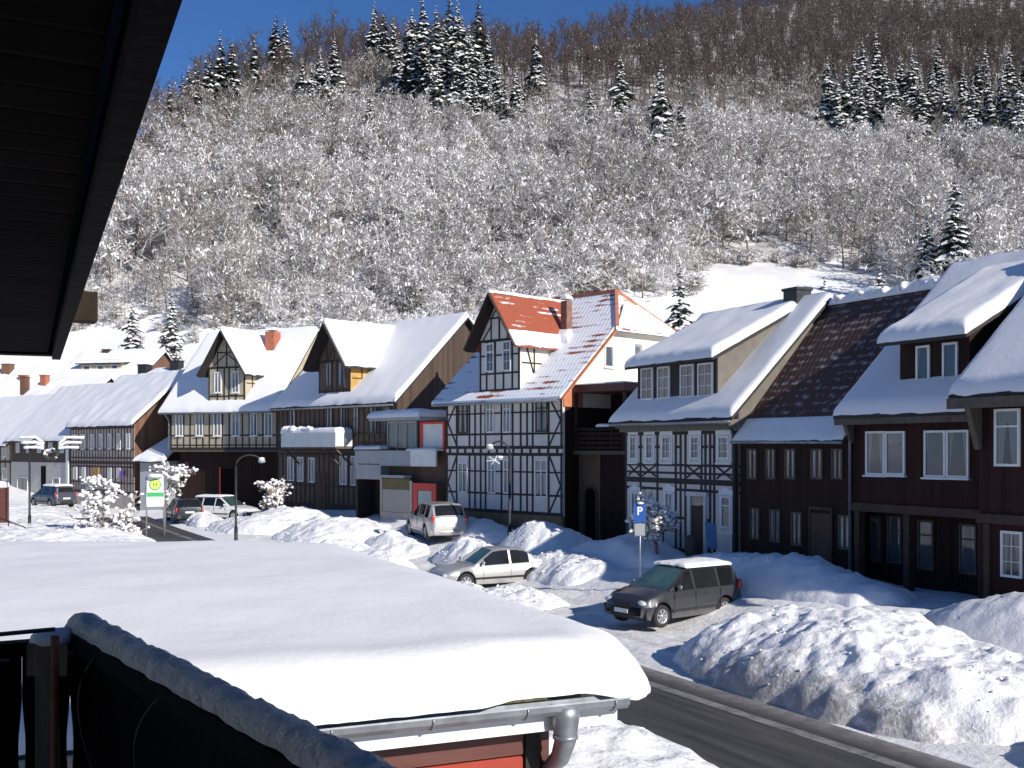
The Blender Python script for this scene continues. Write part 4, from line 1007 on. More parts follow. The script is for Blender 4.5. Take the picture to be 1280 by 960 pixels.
X = lambda px: h.a(px); bl = M['timber']; am = (a0 + a1) / 2
segs = [(0, z, W, z, w) for z, w in ((5.05, .2), (5.4, .12), (5.95, .09), (7.72, .16), (4.75, .14), (1.6, .3), (2.8, .09))]
for i in range(25): x = .1 + i * (W - .2) / 24; segs.append((x, 5.1, x, 7.7, .10)); segs.append((x, 1.7, x, 4.7, .10))
segs += [(.2, 5.45, .9, 5.9, .08)] + [(.3 + i * 1.0, 5.15, .3 + i * 1.0, 5.38, .2) for i in range(12)]
h.beams(segs, bl)
segs = [(a0, z, a1, z, w) for z, w in ((7.9, .14), (8.5, .09), (10.3, .12))] + [(x, 7.8, x, 10.3, .1) for x in (a0 + .06, a0 + .7, am - .25, am + .25, a1 - .7, a1 - .06)] + [(am, 10.3, am, 12.2, .1), (am - .7, 10.3, am, 11.2, .08), (am + .7, 10.3, am, 11.2, .08), (am - .75, 10.3, am - .75, 11.3, .08), (am + .75, 10.3, am + .75, 11.3, .08)]
h.beams(segs, bl, y=-.036, name='gable_timbers')
mb = MB(); mb.bar((a1 + .02, .1, 9.2), (a1 + .02, 1.4, 9.2), .04, .1, 0, (1, 0, 0)); mb.bar((a1 + .02, .8, 8.6), (a1 + .02, .8, 10.3), .04, .1, 0, (1, 0, 0)); mb.bar((a1 + .02, 1.6, 9.6), (a1 + .02, 1.6, 10.3), .04, .1, 0, (1, 0, 0)); mb.bar((a1 + .02, .1, 10.28), (a1 + .02, 2.5, 10.28), .04, .1, 0, (1, 0, 0)); h.part(mb, 'cheek_timbers', M['timber_brown'])
for q in ((407, 453, 415, 484), (423, 452, 432, 483)): h.winpx(*q, 'ms', y=-.012, fm='timber_grey', gm='glass_curtain')
for p0, p1 in ((362, 370), (408, 416), (425, 432), (441, 449), (462, 471), (479, 487)): h.winpx(p0, 508, p1, 541, 'ms', fm='timber_grey', gm='glass_curtain')
for p0, p1, q0, q1 in ((360, 368, 571, 601), (372, 380, 571, 602), (386, 394, 572, 603), (425, 434, 570, 606), (439, 448, 570, 607)): h.winpx(p0, q0, p1, q1, 'm', gm='glass_curtain')
x = X(402); mb = MB().box(x - .5, x + .5, -.05, .02, 1.2, 3.6); h.part(mb, 'door', M['boards_mid'])
bal0, bal1 = h.a(352, -1.2), h.a(420, -1.2)
mb = MB().prism([(bal0, -1.2, 5.05), (bal1, -1.2, 5.05), (bal1, 0, 5.05), (bal0, 0, 5.05)], (0, 0, .15)); bal = h.part(mb, 'balcony', M['timber_grey'])
mb = MB().box(bal0, bal1, -1.24, -1.19, 5.15, 6.0); mb.box(bal1 - .05, bal1, -1.188, -.05, 5.15, 6.0); mb.box(bal0, bal0 + .05, -1.188, -.05, 5.15, 6.0); h.part(mb, 'balcony_panels', M['light_panel'], bal)
sh = snow_sheet((bal0, -1.3, 6.0), (bal1 + .05, -1.3, 6.0), (bal0, -.1, 6.0), (bal1 + .05, -.1, 6.0), .30, 20, 10, .25, 87, .5, eave=.02); 
rng = random.Random(5)
for i in range(9): sh.blob((lerp(bal0 + .2, bal0 + (bal1 - bal0) * .55, i / 8), -1.15 + rng.uniform(-.05, .2), 6.22), rng.uniform(.16, .3), i, 0, .8, .4, 9, 6)
h.part(sh, 'balcony_snow', M['snow_smooth'], bal)
for x in (bal1 - .15, bal1 - 1.3, bal0 + .2): h.part(MB().bar((x, -1.1, 5.04), (x, -.05, 4.1), .09), 'brace', M['timber_grey'], bal)
mb = MB().tube([(0, -.58, 7.5), (W + .3, -.58, 7.46)], .06, 8); h.part(mb, 'gutter', M['zinc'])
# ---- shop with red door, garage beside it
h = House('shop_building', 'two storey shop with white balcony panels, a red framed door and snowy canopy', (-6.90, 56.9), (-3.75, 53.9), 1.0, 5.5, cat='shop', group=G_ROW)
W = h.W
mb = MB().box(0, W, .6, 5.5, 3.3, 6.5); mb.box(0, W, .0, 5.5, 0, 3.298); h.part(mb, 'wall', M['panel_dark'])
mb = MB().box(-.3, W - .6, -.6, 5.5, 6.5, 6.66); rf = h.part(mb, 'canopy', M['grey_panel'])
sh = snow_sheet((-.35, -.66, 6.66), (W - .6, -.66, 6.66), (-.35, 5.4, 6.66), (W - .6, 5.4, 6.66), .38, 18, 14, .35, 91, .3); h.part(sh, 'snow_cover', M['snow_smooth'], rf)
mb = MB().box(W * .02, W * .52, .50, .58, 5.1, 6.4); h.part(mb, 'upper_glazing', M['glass'])
mb = MB()
for x in (0, .17, .34, .52): mb.box(W * x - .03, W * x + .03, .45, .52, 5.0, 6.45)
mb.box(0, W * .53, .44, .52, 6.4, 6.48); h.part(mb, 'glazing_bars', M['grey_panel'])
mb = MB().box(W * .63, W * .97, .52, .59, 5.1, 6.3); h.part(mb, 'door_blind', M['light_panel'])
mb = MB().box(W * .58, W * .63, .5, .59, 4.9, 6.4); mb.box(W * .97, W * 1.0, .5, .59, 4.9, 6.4); mb.box(W * .63, W * .97, .5, .59, 6.3, 6.42); h.part(mb, 'red_frame', M['redpaint'])
mb = MB().box(.0, W * .56, -.08, .0, 4.15, 4.95); h.part(mb, 'balcony_panel', M['grey_panel'])
mb = MB().box(W * .565, W + .02, -.10, .0, 4.15, 4.95); h.part(mb, 'balcony_panel', M['light_panel'])
sh = snow_sheet((W * .5, -.12, 4.952), (W, -.12, 4.952), (W * .5, .5, 4.952), (W, .5, 4.952), .14, 10, 6, .2, 93, .5, open_ridge=False); h.part(sh, 'balcony_snow', M['snow_smooth'])
mb = MB().box(-.05, W * .56, -.5, -.003, 3.55, 3.68); h.part(mb, 'awning_board', M['grey_panel'])
mb = MB().box(.1, W * .54, -.04, .0, 2.95, 3.5); h.part(mb, 'awning', M['olive'])
mb = MB().box(.14, W * .53, -.03, -.003, 1.75, 2.93); h.part(mb, 'shop_window', M['glass_curtain'])
mb = MB().box(0, .12, -.06, 0, 1.0, 3.5); mb.box(W * .54, W * .58, -.06, 0, 1.0, 3.4); mb.box(.12, W * .54, -.05, 0, 1.0, 1.73); h.part(mb, 'shop_front_frame', M['panel_pink'])
mb = MB().box(W * .60, W * .68, -.06, 0, 1.0, 3.3); mb.box(W * .92, W * 1.0, -.06, 0, 1.0, 3.3); mb.box(W * .68, W * .92, -.06, 0, 2.95, 3.3); mb.box(W * .68, W * .92, -.03, 0, 1.0, 1.6); h.part(mb, 'door_frame', M['redpaint'])
mb = MB().box(W * .685, W * .915, -.035, -.005, 1.6, 2.92); h.part(mb, 'door', M['green_blind'])
h = House('garage', 'garage with grey panel front over a dark entrance, beside the shop with the red door', (-8.45, 58.4), (-6.92, 56.95), 1.0, 3.5, cat='garage', group=G_ROW)
W = h.W
mb = MB().box(0, W, 1.2, 3.5, 0, 4.95); mb.box(0, .15, 0, 1.198, 0, 3.4); mb.box(W - .12, W, 0, 1.198, 0, 3.4); h.part(mb, 'wall', M['timber'])
mb = MB().box(-.02, W, -.04, 1.19, 4.25, 4.95); mb.box(0, W, .0, 1.19, 3.42, 4.2); h.part(mb, 'panel_front', M['grey_panel'])
mb = MB().box(-.1, W, -.08, 3.5, 4.955, 5.02); rf = h.part(mb, 'roof', M['darkroof'])
sh = snow_sheet((-.1, -.08, 5.025), (W, -.08, 5.025), (-.1, 3.4, 5.025), (W, 3.4, 5.025), .18, 8, 6, .2, 95, .3, eave=0); h.part(sh, 'snow_cover', M['snow_smooth'], rf)
# ---- beige timbered house
Lc, Rc = (-23.3, 73.7), (-15.2, 70.0)
h = House('timbered_house', 'beige panelled timbered house with a steep snowy front gable above a dark recessed ground floor', Lc, Rc, 1.4, 9.0, group=G_ROW)
W = h.W; ez, rdg = 7.85, 13.0
mb = MB().prism([(0, 0, 5.0), (0, 9, 5.0), (0, 9, ez), (0, 4.5, rdg), (0, 0, ez)], (W, 0, 0)); h.part(mb, 'wall', M['panel_beige'])
mb = MB().box(.03, W - .03, .9, 8.9, 0, 4.998); h.part(mb, 'ground_floor_wall', M['boards_brown'])
h.roof(ez, rdg, M['darkroof'], of=.45, ol=.7, orr=.05, snow=.30, seed=101)
a0, a1 = h.a(261), h.a(306.5); am = (a0 + a1) / 2
h.cross_gable(a0, a1, 7.5, 10.5, 12.75, M['panel_beige'], M['darkroof'], of=.6, os=.45, snow=.26, seed=103, cheek=M['panel_beige'])
h.gable_barge(a0, a1, 10.5, 12.75, .6, .45, M['timber'], .2)
bl = M['timber']; segs = [(0, z, W, z, w) for z, w in ((5.06, .18), (5.3, .08), (5.95, .10), (7.62, .14))]
for i in range(17): x = .06 + i * (W - .12) / 16; segs.append((x, 5.0, x, 7.7, .10))
h.beams(segs, bl)
segs = [(a0, z, a1, z, w) for z, w in ((7.8, .14), (8.55, .09), (10.45, .12), (11.2, .08))][:3] + [(x, 7.7, x, 10.45, .1) for x in (a0 + .05, a0 + .75, am - .2, am + .2, a1 - .75, a1 - .05)] + [(am, 10.4, am, 12.6, .1), (am - .75, 10.45, am - .75, 11.5, .08), (am + .75, 10.45, am + .75, 11.5, .08), (am - .8, 11.45, am + .8, 11.45, .08), (am - 1.2, 10.5, am, 11.4, .07), (am + 1.2, 10.5, am, 11.4, .07)]
h.beams(segs, bl, y=-.036, name='gable_timbers')
mb = MB(); mb.bar((a1 + .02, .1, 9.4), (a1 + .02, 1.3, 9.4), .04, .1, 0, (1, 0, 0)); mb.bar((a1 + .02, .7, 8.6), (a1 + .02, .7, 10.4), .04, .1, 0, (1, 0, 0)); mb.bar((a1 + .02, .1, 10.42), (a1 + .02, 2.3, 10.42), .04, .1, 0, (1, 0, 0)); h.part(mb, 'cheek_timbers', bl)
for q in ((268, 465, 277, 491), (290, 464, 299, 491)): h.winpx(*q, 'ms', y=-.012, gm='glass_curtain')
for p0, p1 in ((220, 229), (245, 254), (267, 277), (290, 300), (313, 322), (331, 341)): h.winpx(p0, 516, p1, 545, 'ms', gm='glass_curtain')
x = h.a(284, .9); mb = MB().box(x - .5, x + .5, .85, .92, 1.4, 3.7); h.part(mb, 'door', M['railwood'])
mb = MB().box(x - .62, x - .5, .82, .92, 1.4, 3.8); h.part(mb, 'door_frame', M['redpaint'])
h.chimney(h.a(341, 3.4), 3.4, 11.0, 13.1, .75, 'brick', False, True)
mb = MB().box(0, W, -.02, .88, 4.85, 4.995); h.part(mb, 'floor_beam', M['timber_grey'])
mb = MB().tube([(-.6, -.5, 7.45), (W, -.5, 7.42)], .06, 8); mb.tube([(-.1, -.45, 7.4), (-.06, -.1, 7.0), (-.06, -.1, 5.0)], .045, 8); h.part(mb, 'gutter', M['zinc'])
# ---- small lean-to between
h = House('shed', 'small snow roofed lean-to in the gap left of the beige timbered house', (-26.2, 75.2), (-23.75, 74.0), 1.4, 3.2, cat='shed')
W = h.W
mb = MB().box(.1, W - .1, .3, 3.2, 0, 4.2); h.part(mb, 'wall', M['grey_panel'])
mb = MB().prism([(-.2, -.1, 4.1), (W, -.1, 4.1), (W * .8, 3.2, 6.0), (.5, 3.2, 6.0)], (0, 0, .1)); rf = h.part(mb, 'roof', M['darkroof'])
sh = snow_sheet((-.2, -.1, 4.2), (W, -.1, 4.2), (.7, 3.2, 6.1), (W * .75, 3.2, 6.1), .3, 12, 10, .3, 105, .2); h.part(sh, 'snow_cover', M['snow_smooth'], rf)
# ---- pinkish timbered house with brown side
Lc, Rc = (-33.6, 82.2), (-26.6, 76.0)
h = House('timbered_house', 'timbered house of narrow pinkish panels in two storeys with a plain brown boarded side wall', Lc, Rc, 1.6, 8.0, group=G_ROW)
W = h.W; ez, rdg = 6.9, 10.4
h.walls(ez, rdg, M['panel_pink'])
mb = MB().prism([(W + .003, .03, 1), (W + .003, 7.9, 1), (W + .003, 7.9, ez), (W + .003, 4, rdg - .05), (W + .003, .03, ez)], (.03, 0, 0)); h.part(mb, 'side_cladding', M['boards_gable'])
h.roof(ez, rdg, M['darkroof'], of=.4, ol=.05, orr=.35, snow=.26, seed=111, lump=.55)
segs = [(0, z, W, z, w) for z, w in ((4.05, .22), (4.4, .1), (5.0, .1), (6.6, .2), (3.75, .12), (2.6, .08), (1.9, .2))]
for i in range(23): x = .06 + i * (W - .12) / 22; segs.append((x, 4.1, x, 6.7, .11)); segs.append((x, 1.8, x, 4.0, .11))
h.beams(segs, M['timber_brown'])
for i in range(7): h.win(.75 + i * (W - 1.5) / 6, 5.05, .5, 1.1, 'ms', gm='glass_curtain')
for i in (0, 1, 4, 5): h.win(.8 + i * (W - 1.6) / 6, 2.75, .5, .95, 'm', gm='glass_curtain')
x = .8 + 2.4 * (W - 1.6) / 6; mb = MB().box(x - .5, x + .5, -.05, .02, 1.6, 3.7); h.part(mb, 'door', M['ochre'])
mb = MB().box(W - 1.4, W - .9, -.30, -.27, 3.0, 3.5); h.part(mb, 'hanging_sign', plain('violet_sign', (.25, .08, .45), .5, .1))
# ---- white and brown house
Lc, Rc = (-41.2, 88.9), (-33.7, 82.3)
h = House('house', 'house with white ground floor and brown boarded upper floor at the far left', Lc, Rc, 1.7, 8.5, group=G_ROW)
W = h.W
h.walls(6.0, 10.0, M['boards_gable_dark']); mb = MB().box(.01, W - .01, -.03, .2, 0, 4.0); h.part(mb, 'ground_floor_render', plain('pale_render', (.52, .49, .44), .85, .1, 2))
h.roof(6.0, 10.0, M['darkroof'], of=.5, ol=.25, orr=.1, snow=.2, seed=121, lump=.5)
for i in range(5): h.win(1.2 + i * (W - 2.4) / 4, 4.75, .6, 1.0, 'm', gm='glass_curtain')
for q in ((22, 596, 35, 613), (66, 597, 75, 612)): h.winpx(*q, 's', y=-.03)
x = h.a(55); mb = MB().box(x - .4, x + .4, -.06, .0, 1.7, 3.7); h.part(mb, 'door', M['railwood'])
mb = MB().box(W - .45, W - .1, -.10, .1, 1.5, 6.0); h.part(mb, 'white_pilaster', M['light_panel'])
# ---- timbered house at the left edge
Lc, Rc = (-49.0, 95.0), (-41.3, 89.0)
h = House('timbered_house', 'timbered house at the left edge of the row, mostly cut off by the frame', Lc, Rc, 1.8, 8.5, group=G_ROW)
W = h.W
h.walls(5.6, 9.4, M['panel_beige']); h.roof(5.6, 9.4, M['darkroof'], of=.5, ol=.3, orr=.1, snow=.24, seed=131, lump=.3)
segs = [(0, z, W, z, w) for z, w in ((4.0, .2), (5.8, .16), (2.2, .2))] + [(.1 + i * (W - .2) / 12, 2.0, .1 + i * (W - .2) / 12, 5.8, .12) for i in range(13)]
h.beams(segs, M['timber'])
for i in range(4): h.win(1 + i * (W - 2) / 3, 4.4, .6, 1.1, 'ms', gm='glass_curtain')
for i in range(4): h.win(1 + i * (W - 2) / 3, 2.4, .6, 1.1, 'ms', gm='glass_curtain')
# ---- houses on the slope behind
def back_house(label, px0, px1, Y, eave_py, ridge_py, depth, wall, snow, dormer=None, chim=(), roofm='darkroof', turn=.25, base=None, seed=1, lump=.3):
    u0, u1 = bearing(px0), bearing(px1); L, R = (u0 * (Y + turn * 4), Y + turn * 4), (u1 * (Y - turn * 4), Y - turn * 4)
    ez = CAM_H + (HY - eave_py) / F * Y; rz = CAM_H + (HY - ridge_py) / F * (Y + depth / 2)
    b = base if base is not None else ez - 4.5
    h = House('house', label, L, R, b, depth, group='houses on the slope behind the row')
    h.walls(ez, rz, M[wall], zb=b - 3)
    if roofm != 'darkroof' and not snow: h.roof(ez, rz, M[roofm], of=.4, snow=0, seed=seed)
    else: h.roof(ez, rz, M[roofm], of=.4, snow=snow, seed=seed, lump=lump)
    for i in range(4): h.win(1 + i * (h.W - 2) / 3, ez - 2.0, .8, 1.2, 'ms')
    for (px, y, top, mat, w) in chim: h.chimney(h.a(px, y), y, h.eave + h.sl * min(y, depth / 2) - .5, CAM_H + (HY - top) / F * h.world(h.a(px, y), y).y, w, mat, True, False)
    if dormer:
        d0, d1, y0, pb, pt = dormer; a0, a1 = h.a(d0, y0), h.a(d1, y0); yy = h.world((a0 + a1) / 2, y0).y
        zb, zt = CAM_H + (HY - pb) / F * yy, CAM_H + (HY - pt) / F * yy
        h.shed(a0, a1, y0, zb - .3, zt, .12, M['panel_beige'], M['darkroof'], of=.4, snow=.25, seed=seed)
        n = 3
        for i in range(n): h.win(a0 + (i + .5) * (a1 - a0) / n, zb + .15, (a1 - a0) / n * .55, (zt - zb) * .7, '', y=y0)
    return h
back_house('snow roofed house behind the row with a three window dormer and small chimney', 70, 172, 104, 476, 443, 9, 'boards_gable', .3, dormer=(100, 152, 1.2, 466, 455), chim=((134, 4.3, 438, 'timber_brown', .7),), seed=141)
back_house('red tiled roof with two dark chimneys, half covered in snow, behind the pinkish timbered house', 166, 250, 96, 478, 461, 8, 'brick', 0, chim=((181, 3.2, 457, 'iron', .9), (221, 3.4, 452, 'iron', .9)), roofm='tile_red', seed=143)
back_house('snowy roof with brown chimneys at the far left behind the row', -60, 40, 112, 500, 462, 10, 'boards_gable', .25, chim=((10, 4.0, 456, 'boards_gable', .9), (30, 3.0, 470, 'brick', .8)), seed=147, roofm='tile_red', lump=.8)
back_house('low snow roof with two small brick chimneys just above the white and brown house', 20, 100, 98, 506, 476, 8, 'boards_gable', .22, chim=((31, 2.6, 472, 'boards_gable', .6), (56, 2.8, 470, 'brick', .6)), seed=149, lump=.6)
back_house('small dark gabled cottage roof peeping over the dormer roof at the upper right', 1168, 1212, 66, 362, 338, 6, 'timber', .3, seed=151, base=9)
# ------------------------------------------------------------------ cars
CARS = {
 'minivan': dict(L=4.02, W=1.72, H=1.53, wb=2.49, wr=.31, top=[(-2.01, .70), (-1.98, .96), (-1.6, 1.0), (.9, .99), (1.25, .96), (1.75, .84), (1.96, .70), (2.01, .60)], roof=[(-1.97, .98), (-1.80, 1.42), (-1.62, 1.50), (-.3, 1.53), (.25, 1.49), (1.02, .985)], glass=((-1.93, -1.70), (.28, 1.02)), side=((-1.66, -1.02), (-.94, -.02), (.06, .80))),
 'saloon': dict(L=4.55, W=1.75, H=1.42, wb=2.66, wr=.32, top=[(-2.27, .66), (-2.22, .92), (-1.7, .97), (-1.2, .95), (.9, .91), (1.4, .84), (2.0, .72), (2.2, .62), (2.27, .52)], roof=[(-1.74, .96), (-1.0, 1.36), (-.7, 1.41), (-.1, 1.42), (.25, 1.38), (1.05, .90)], glass=((-1.70, -1.0), (.25, 1.05)), side=((-1.16, -.42), (-.34, .66))),
 'suv': dict(L=4.55, W=1.85, H=1.66, wb=2.66, wr=.36, top=[(-2.27, .75), (-2.24, 1.04), (-1.8, 1.08), (.9, 1.06), (1.4, 1.0), (2.0, .88), (2.22, .72), (2.27, .60)], roof=[(-2.20, 1.06), (-1.90, 1.55), (-1.7, 1.63), (-.4, 1.66), (.2, 1.60), (1.0, 1.05)], glass=((-2.16, -1.86), (.2, 1.0)), side=((-1.75, -1.1), (-1.0, -.1), (.0, .75))),
 'estate': dict(L=4.6, W=1.76, H=1.46, wb=2.68, wr=.32, top=[(-2.3, .70), (-2.26, .95), (-1.8, .98), (.9, .93), (1.4, .87), (2.0, .75), (2.22, .62), (2.3, .54)], roof=[(-2.22, .97), (-1.9, 1.38), (-1.7, 1.43), (-.3, 1.46), (.25, 1.41), (1.05, .92)], glass=((-2.18, -1.84), (.25, 1.05)), side=((-1.72, -1.1), (-1.0, -.12), (-.04, .72))),
}
def car(kind, label, loc, heading, paint, cat='car', snow_roof=.0, snow_all=0.0, group='cars parked along the street', sink=0.02, seed=1):
    c = CARS[kind]; L, W, H, wb, wr = c['L'], c['W'], c['H'], c['wb'], c['wr']; hw = W / 2
    z0 = ground_z(*loc) - sink + .05
    root = thing('parked_car', label, cat, (loc[0], loc[1], z0), heading, group)
    ax = wb / 2; ax_f, ax_r = ax + .06, -ax + .06
    zt = lambda x: tab(c['top'], x)
    def wx(x):
        k = abs(x) / (L / 2)
        return hw * (1 - .16 * max(0, (k - .72) / .28) ** 2)
    def zl(x):
        z = .22 + .10 * sm(L / 2 - .35, L / 2, abs(x))
        for a in (ax_f, ax_r):
            d = abs(x - a); R = wr + .055
            if d < R: z = max(z, wr + sqrt(R * R - d * d))
        return z
    n = 92; xs = [-L/2 + L * i / n for i in range(n + 1)]
    mb = MB(); rows = []
    for x in xs:
        w, b, t = wx(x), zl(x), zt(x)
        hgt = lambda f: b + (t - b) * f
        half = [(w - .05, b), (w - .012, max(b + .02, .40)), (w, max(b + .03, .58)), (w - .012, max(b + .04, t - .26)), (w - .045, t - .07), (w - .12, t), (w * .5, t + .022), (0, t + .03)]
        pts = half + [(-y, z) for y, z in reversed(half[:-1])]
        rows.append([(x, y, z) for y, z in pts])
    k = len(rows[0]); vs = [p for r in rows for p in r]
    fs = [(i * k + j, (i + 1) * k + j, (i + 1) * k + j + 1, i * k + j + 1) for i in range(n) for j in range(k - 1)]
    fs += [tuple(range(k)), tuple(range(n * k, n * k + k))[::-1]]
    mb.add(vs, [f[::-1] for f in fs], 0, True)
    # cabin
    R = c['roof']; xr = sorted(set([R[0][0] + (R[-1][0] - R[0][0]) * i / 48 for i in range(49)] + [p[0] for p in R] + [v for q in c['glass'] + c['side'] for v in q]))
    xr = [x for x in xr if R[0][0] <= x <= R[-1][0]]
    crow = []
    for x in xr:
        zr = tab(R, x); zb = zt(x) - .03; f = max(0.0, (zr - zb) / (H - .97)); wbx = wx(x) - .055
        tum = .17 * min(1, f)
        sh = min(.05, max(0, (zr - zb) * .25))
        crow.append([(x, wbx, zb), (x, wbx - tum * .35, lerp(zb, zr, .32)), (x, wbx - tum, max(zb, zr - sh)), (x, wbx - tum - .09, zr), (x, wbx * .45, zr + .022), (x, 0, zr + .03)])
    gl = {'body': MB(), 'wind': MB(), 'rear': MB(), 'side': MB()}
    cv = []
    for r in crow: cv += r + [(x, -y, z) for x, y, z in reversed(r[:-1])]
    kk = 11
    groups = {'body': [], 'wind': [], 'rear': [], 'side': []}
    for i in range(len(xr) - 1):
        xm = (xr[i] + xr[i + 1]) / 2
        for j in range(kk - 1):
            f = (i * kk + j, i * kk + j + 1, (i + 1) * kk + j + 1, (i + 1) * kk + j)
            side = j in (0, 1, 8, 9)
            g_ = 'body'
            if side:
                if any(a < xm < b for a, b in c['side']): g_ = 'side'
            elif j in (3, 4, 5, 6):
                if c['glass'][1][0] < xm < c['glass'][1][1] - .03: g_ = 'wind'
                elif c['glass'][0][0] < xm < c['glass'][0][1]: g_ = 'rear'
            groups[g_].append(f)
    mb.add(cv, groups['body'], 0, True)
    mb.build('body', paint, root, sharp=38)
    for q, (a, b) in enumerate(c['side']):
        for lo in (0, 1):
            groups[(q, lo)] = [f for f in groups['side'] if a < (cv[f[0]][0] + cv[f[3]][0]) / 2 < b and (cv[f[0]][1] + cv[f[1]][1] > 0) == bool(lo)]
    for g_, nm, mt in [('wind', 'windscreen', 'glass_front'), ('rear', 'rear_window', 'glass_car')] + [((q, lo), 'side_window', 'glass_car') for q in range(len(c['side'])) for lo in (0, 1)]:
        if groups[g_]:
            used = sorted({i for f in groups[g_] for i in f}); mp = {o: q for q, o in enumerate(used)}
            b2 = MB().add([cv[i] for i in used], [tuple(mp[i] for i in f) for f in groups[g_]], 0, True)
            b2.build(nm, M[mt], root)
    # underbody and wheel wells
    b2 = MB().box(-L/2 + .25, L/2 - .25, -hw + .22, hw - .22, .2, .62); b2.build('underbody', M['black'], root)
    for nm, xx in (('front_bumper', 1), ('rear_bumper', -1)):
        b2 = MB(); yy = [-.82, -.6, -.3, 0, .3, .6, .82]; vs = []
        for y in yy:
            xo = L/2 + .035 - .16 * (abs(y) / .82) ** 3; yv = y * hw / .86
            vs += [(xx * (xo - .10), yv, .26), (xx * xo, yv, .29), (xx * (xo + .01), yv, .42), (xx * (xo - .01), yv, .52), (xx * (xo - .14), yv, .53)]
        b2.add(vs, [(i * 5 + j, i * 5 + j + 1, (i + 1) * 5 + j + 1, (i + 1) * 5 + j) for i in range(6) for j in range(4)], 0, True)
        bp = b2.build('bumper', paint if kind in ('saloon', 'suv') else M['rubber'], root)
        b2 = MB().box(L/2 + .045, L/2 + .06, -.26, .26, .40, .51) if xx > 0 else MB().box(-L/2 - .03, -L/2 - .015, -.26, .26, .62, .73)
        b2.build('number_plate', M['plate'], root)
    # grille, lights, mirrors, handles
    tn = zt(L/2 - .05)
    MB().box(L/2 - .10, L/2 + .006, -.34, .34, .53, tn - .02).build('grille', M['black'], root)
    for sgn in (-1, 1):
        b2 = MB(); b2.blob((0, 0, 0), .14, 1, 0, .62, .02, 10, 8); b2.v = [(x * .9, y * 1.5, z) for x, y, z in b2.v]
        b2.build('headlight', M['lamp_clear'], root, (L/2 - .16, sgn * (hw - .27), tn - .02), -sgn * .45)
        b2 = MB(); b2.blob((0, 0, 0), .12, 1, 0, 1.5, .02, 10, 8); b2.v = [(x * .7, y * .62, z) for x, y, z in b2.v]
        b2.build('tail_light', M['lamp_red'], root, (-L/2 + .10, sgn * (hw - .13), zt(-L/2 + .1) - .16 + (.12 if kind in ('minivan', 'suv') else 0)), 0)
        b2 = MB(); b2.blob((0, 0, 0), .10, 2, 0, .75, .05, 8, 6); b2.v = [(x * .6, y * 1.05, z) for x, y, z in b2.v]
        b2.build('mirror', paint, root, (c['glass'][1][1] - .28, sgn * (hw + .06), zt(.8) + .07))
        for dx in ((-.55, .25) if kind != 'saloon' else (-.62, .35)):
            MB().box(dx, dx + .17, sgn * (hw - .012) - .012, sgn * (hw - .012) + .012, zt(0) - .17, zt(0) - .14).build('door_handle', paint, root)
        b2 = MB()
        for q in ([s_[0] - .04 for s_ in c['side'][1:]] + [c['side'][-1][1] + .06]):
            b2.box(q - .006, q + .006, sgn * (hw - .006) - .008, sgn * (hw - .006) + .0075, .36, zt(q) - .09)
        b2.build('door_gaps', M['black'], root)
        MB().box(-ax + .42, ax - .30, sgn * (hw - .02) - .02, sgn * (hw - .02) + .028, .40, .47).build('door_trim', M['rubber'] if kind != 'suv' else paint, root)
    for a in (ax_f, ax_r):
        for sgn in (-1, 1):
            w = put('wheel', None, root, (a, sgn * (hw - .13), wr)); 
            b2 = MB(); b2.lathe([(wr * .62, -.09), (wr * .66, -.10), (wr * .92, -.105), (wr, -.075), (wr, .075), (wr * .92, .105), (wr * .66, .10), (wr * .62, .09), (wr * .62, -.09)], 28, 0, 'y'); b2.build('tyre', M['rubber'], w)
            b2 = MB(); yo = sgn * .06
            b2.lathe([(wr * .64, yo + sgn * .035), (wr * .58, yo + sgn * .035), (wr * .52, yo - sgn * .03), (.0, yo - sgn * .03)] if sgn > 0 else [(.0, yo - sgn * .03), (wr * .52, yo - sgn * .03), (wr * .58, yo + sgn * .035), (wr * .64, yo + sgn * .035)], 28, 0, 'y')
            nsp = 7
            for q in range(nsp):
                an_ = 2 * pi * q / nsp + .3; dv = (cos(an_), sin(an_)); pv = (-sin(an_), cos(an_)); hw_, r0, r1 = .028, .03, wr * .60
                y0_, y1_ = yo + sgn * .03, yo + sgn * .0
                b2.add([(dv[0] * r + pv[0] * s_ * hw_, y_, dv[1] * r + pv[1] * s_ * hw_) for r in (r0, r1) for s_ in (-1, 1) for y_ in (y0_, y1_)], [(0, 2, 6, 4), (1, 5, 7, 3), (0, 4, 5, 1), (2, 3, 7, 6), (4, 6, 7, 5)])
            b2.lathe([(.001, yo + sgn * .045), (.055, yo + sgn * .045), (.06, yo - sgn * .02)], 12, 0, 'y')
            b2.build('rim', M['rim'], w)
            MB().lathe([(.001, yo - sgn * .034), (wr * .6, yo - sgn * .034)], 20, 0, 'y').build('brake_disc', M['black'], w)
    MB().tube([(-.6, 0, H + .02), (-.75, 0, H + .18)] if kind != 'saloon' else [(-.9, .2, H), (-1.05, .2, H + .2)], .006, 5).build('aerial', M['black'], root)
    if snow_roof:
        R0, R1 = R[2][0] - .05, R[-2][0] - .05; wy = hw - .20
        sh = snow_sheet((R1, -wy, H + .0), (R1, wy, H + .0), (R0, -wy, H - .01), (R0, wy, H - .01), snow_roof, 14, 14, .22, seed, .5, eave=.05, open_ridge=False)
        sh.v = [(x, y, z + .035 - .06 * abs(y) ** 2) for x, y, z in sh.v]
        sh.build('roof_snow', M['snow_soft'], root)
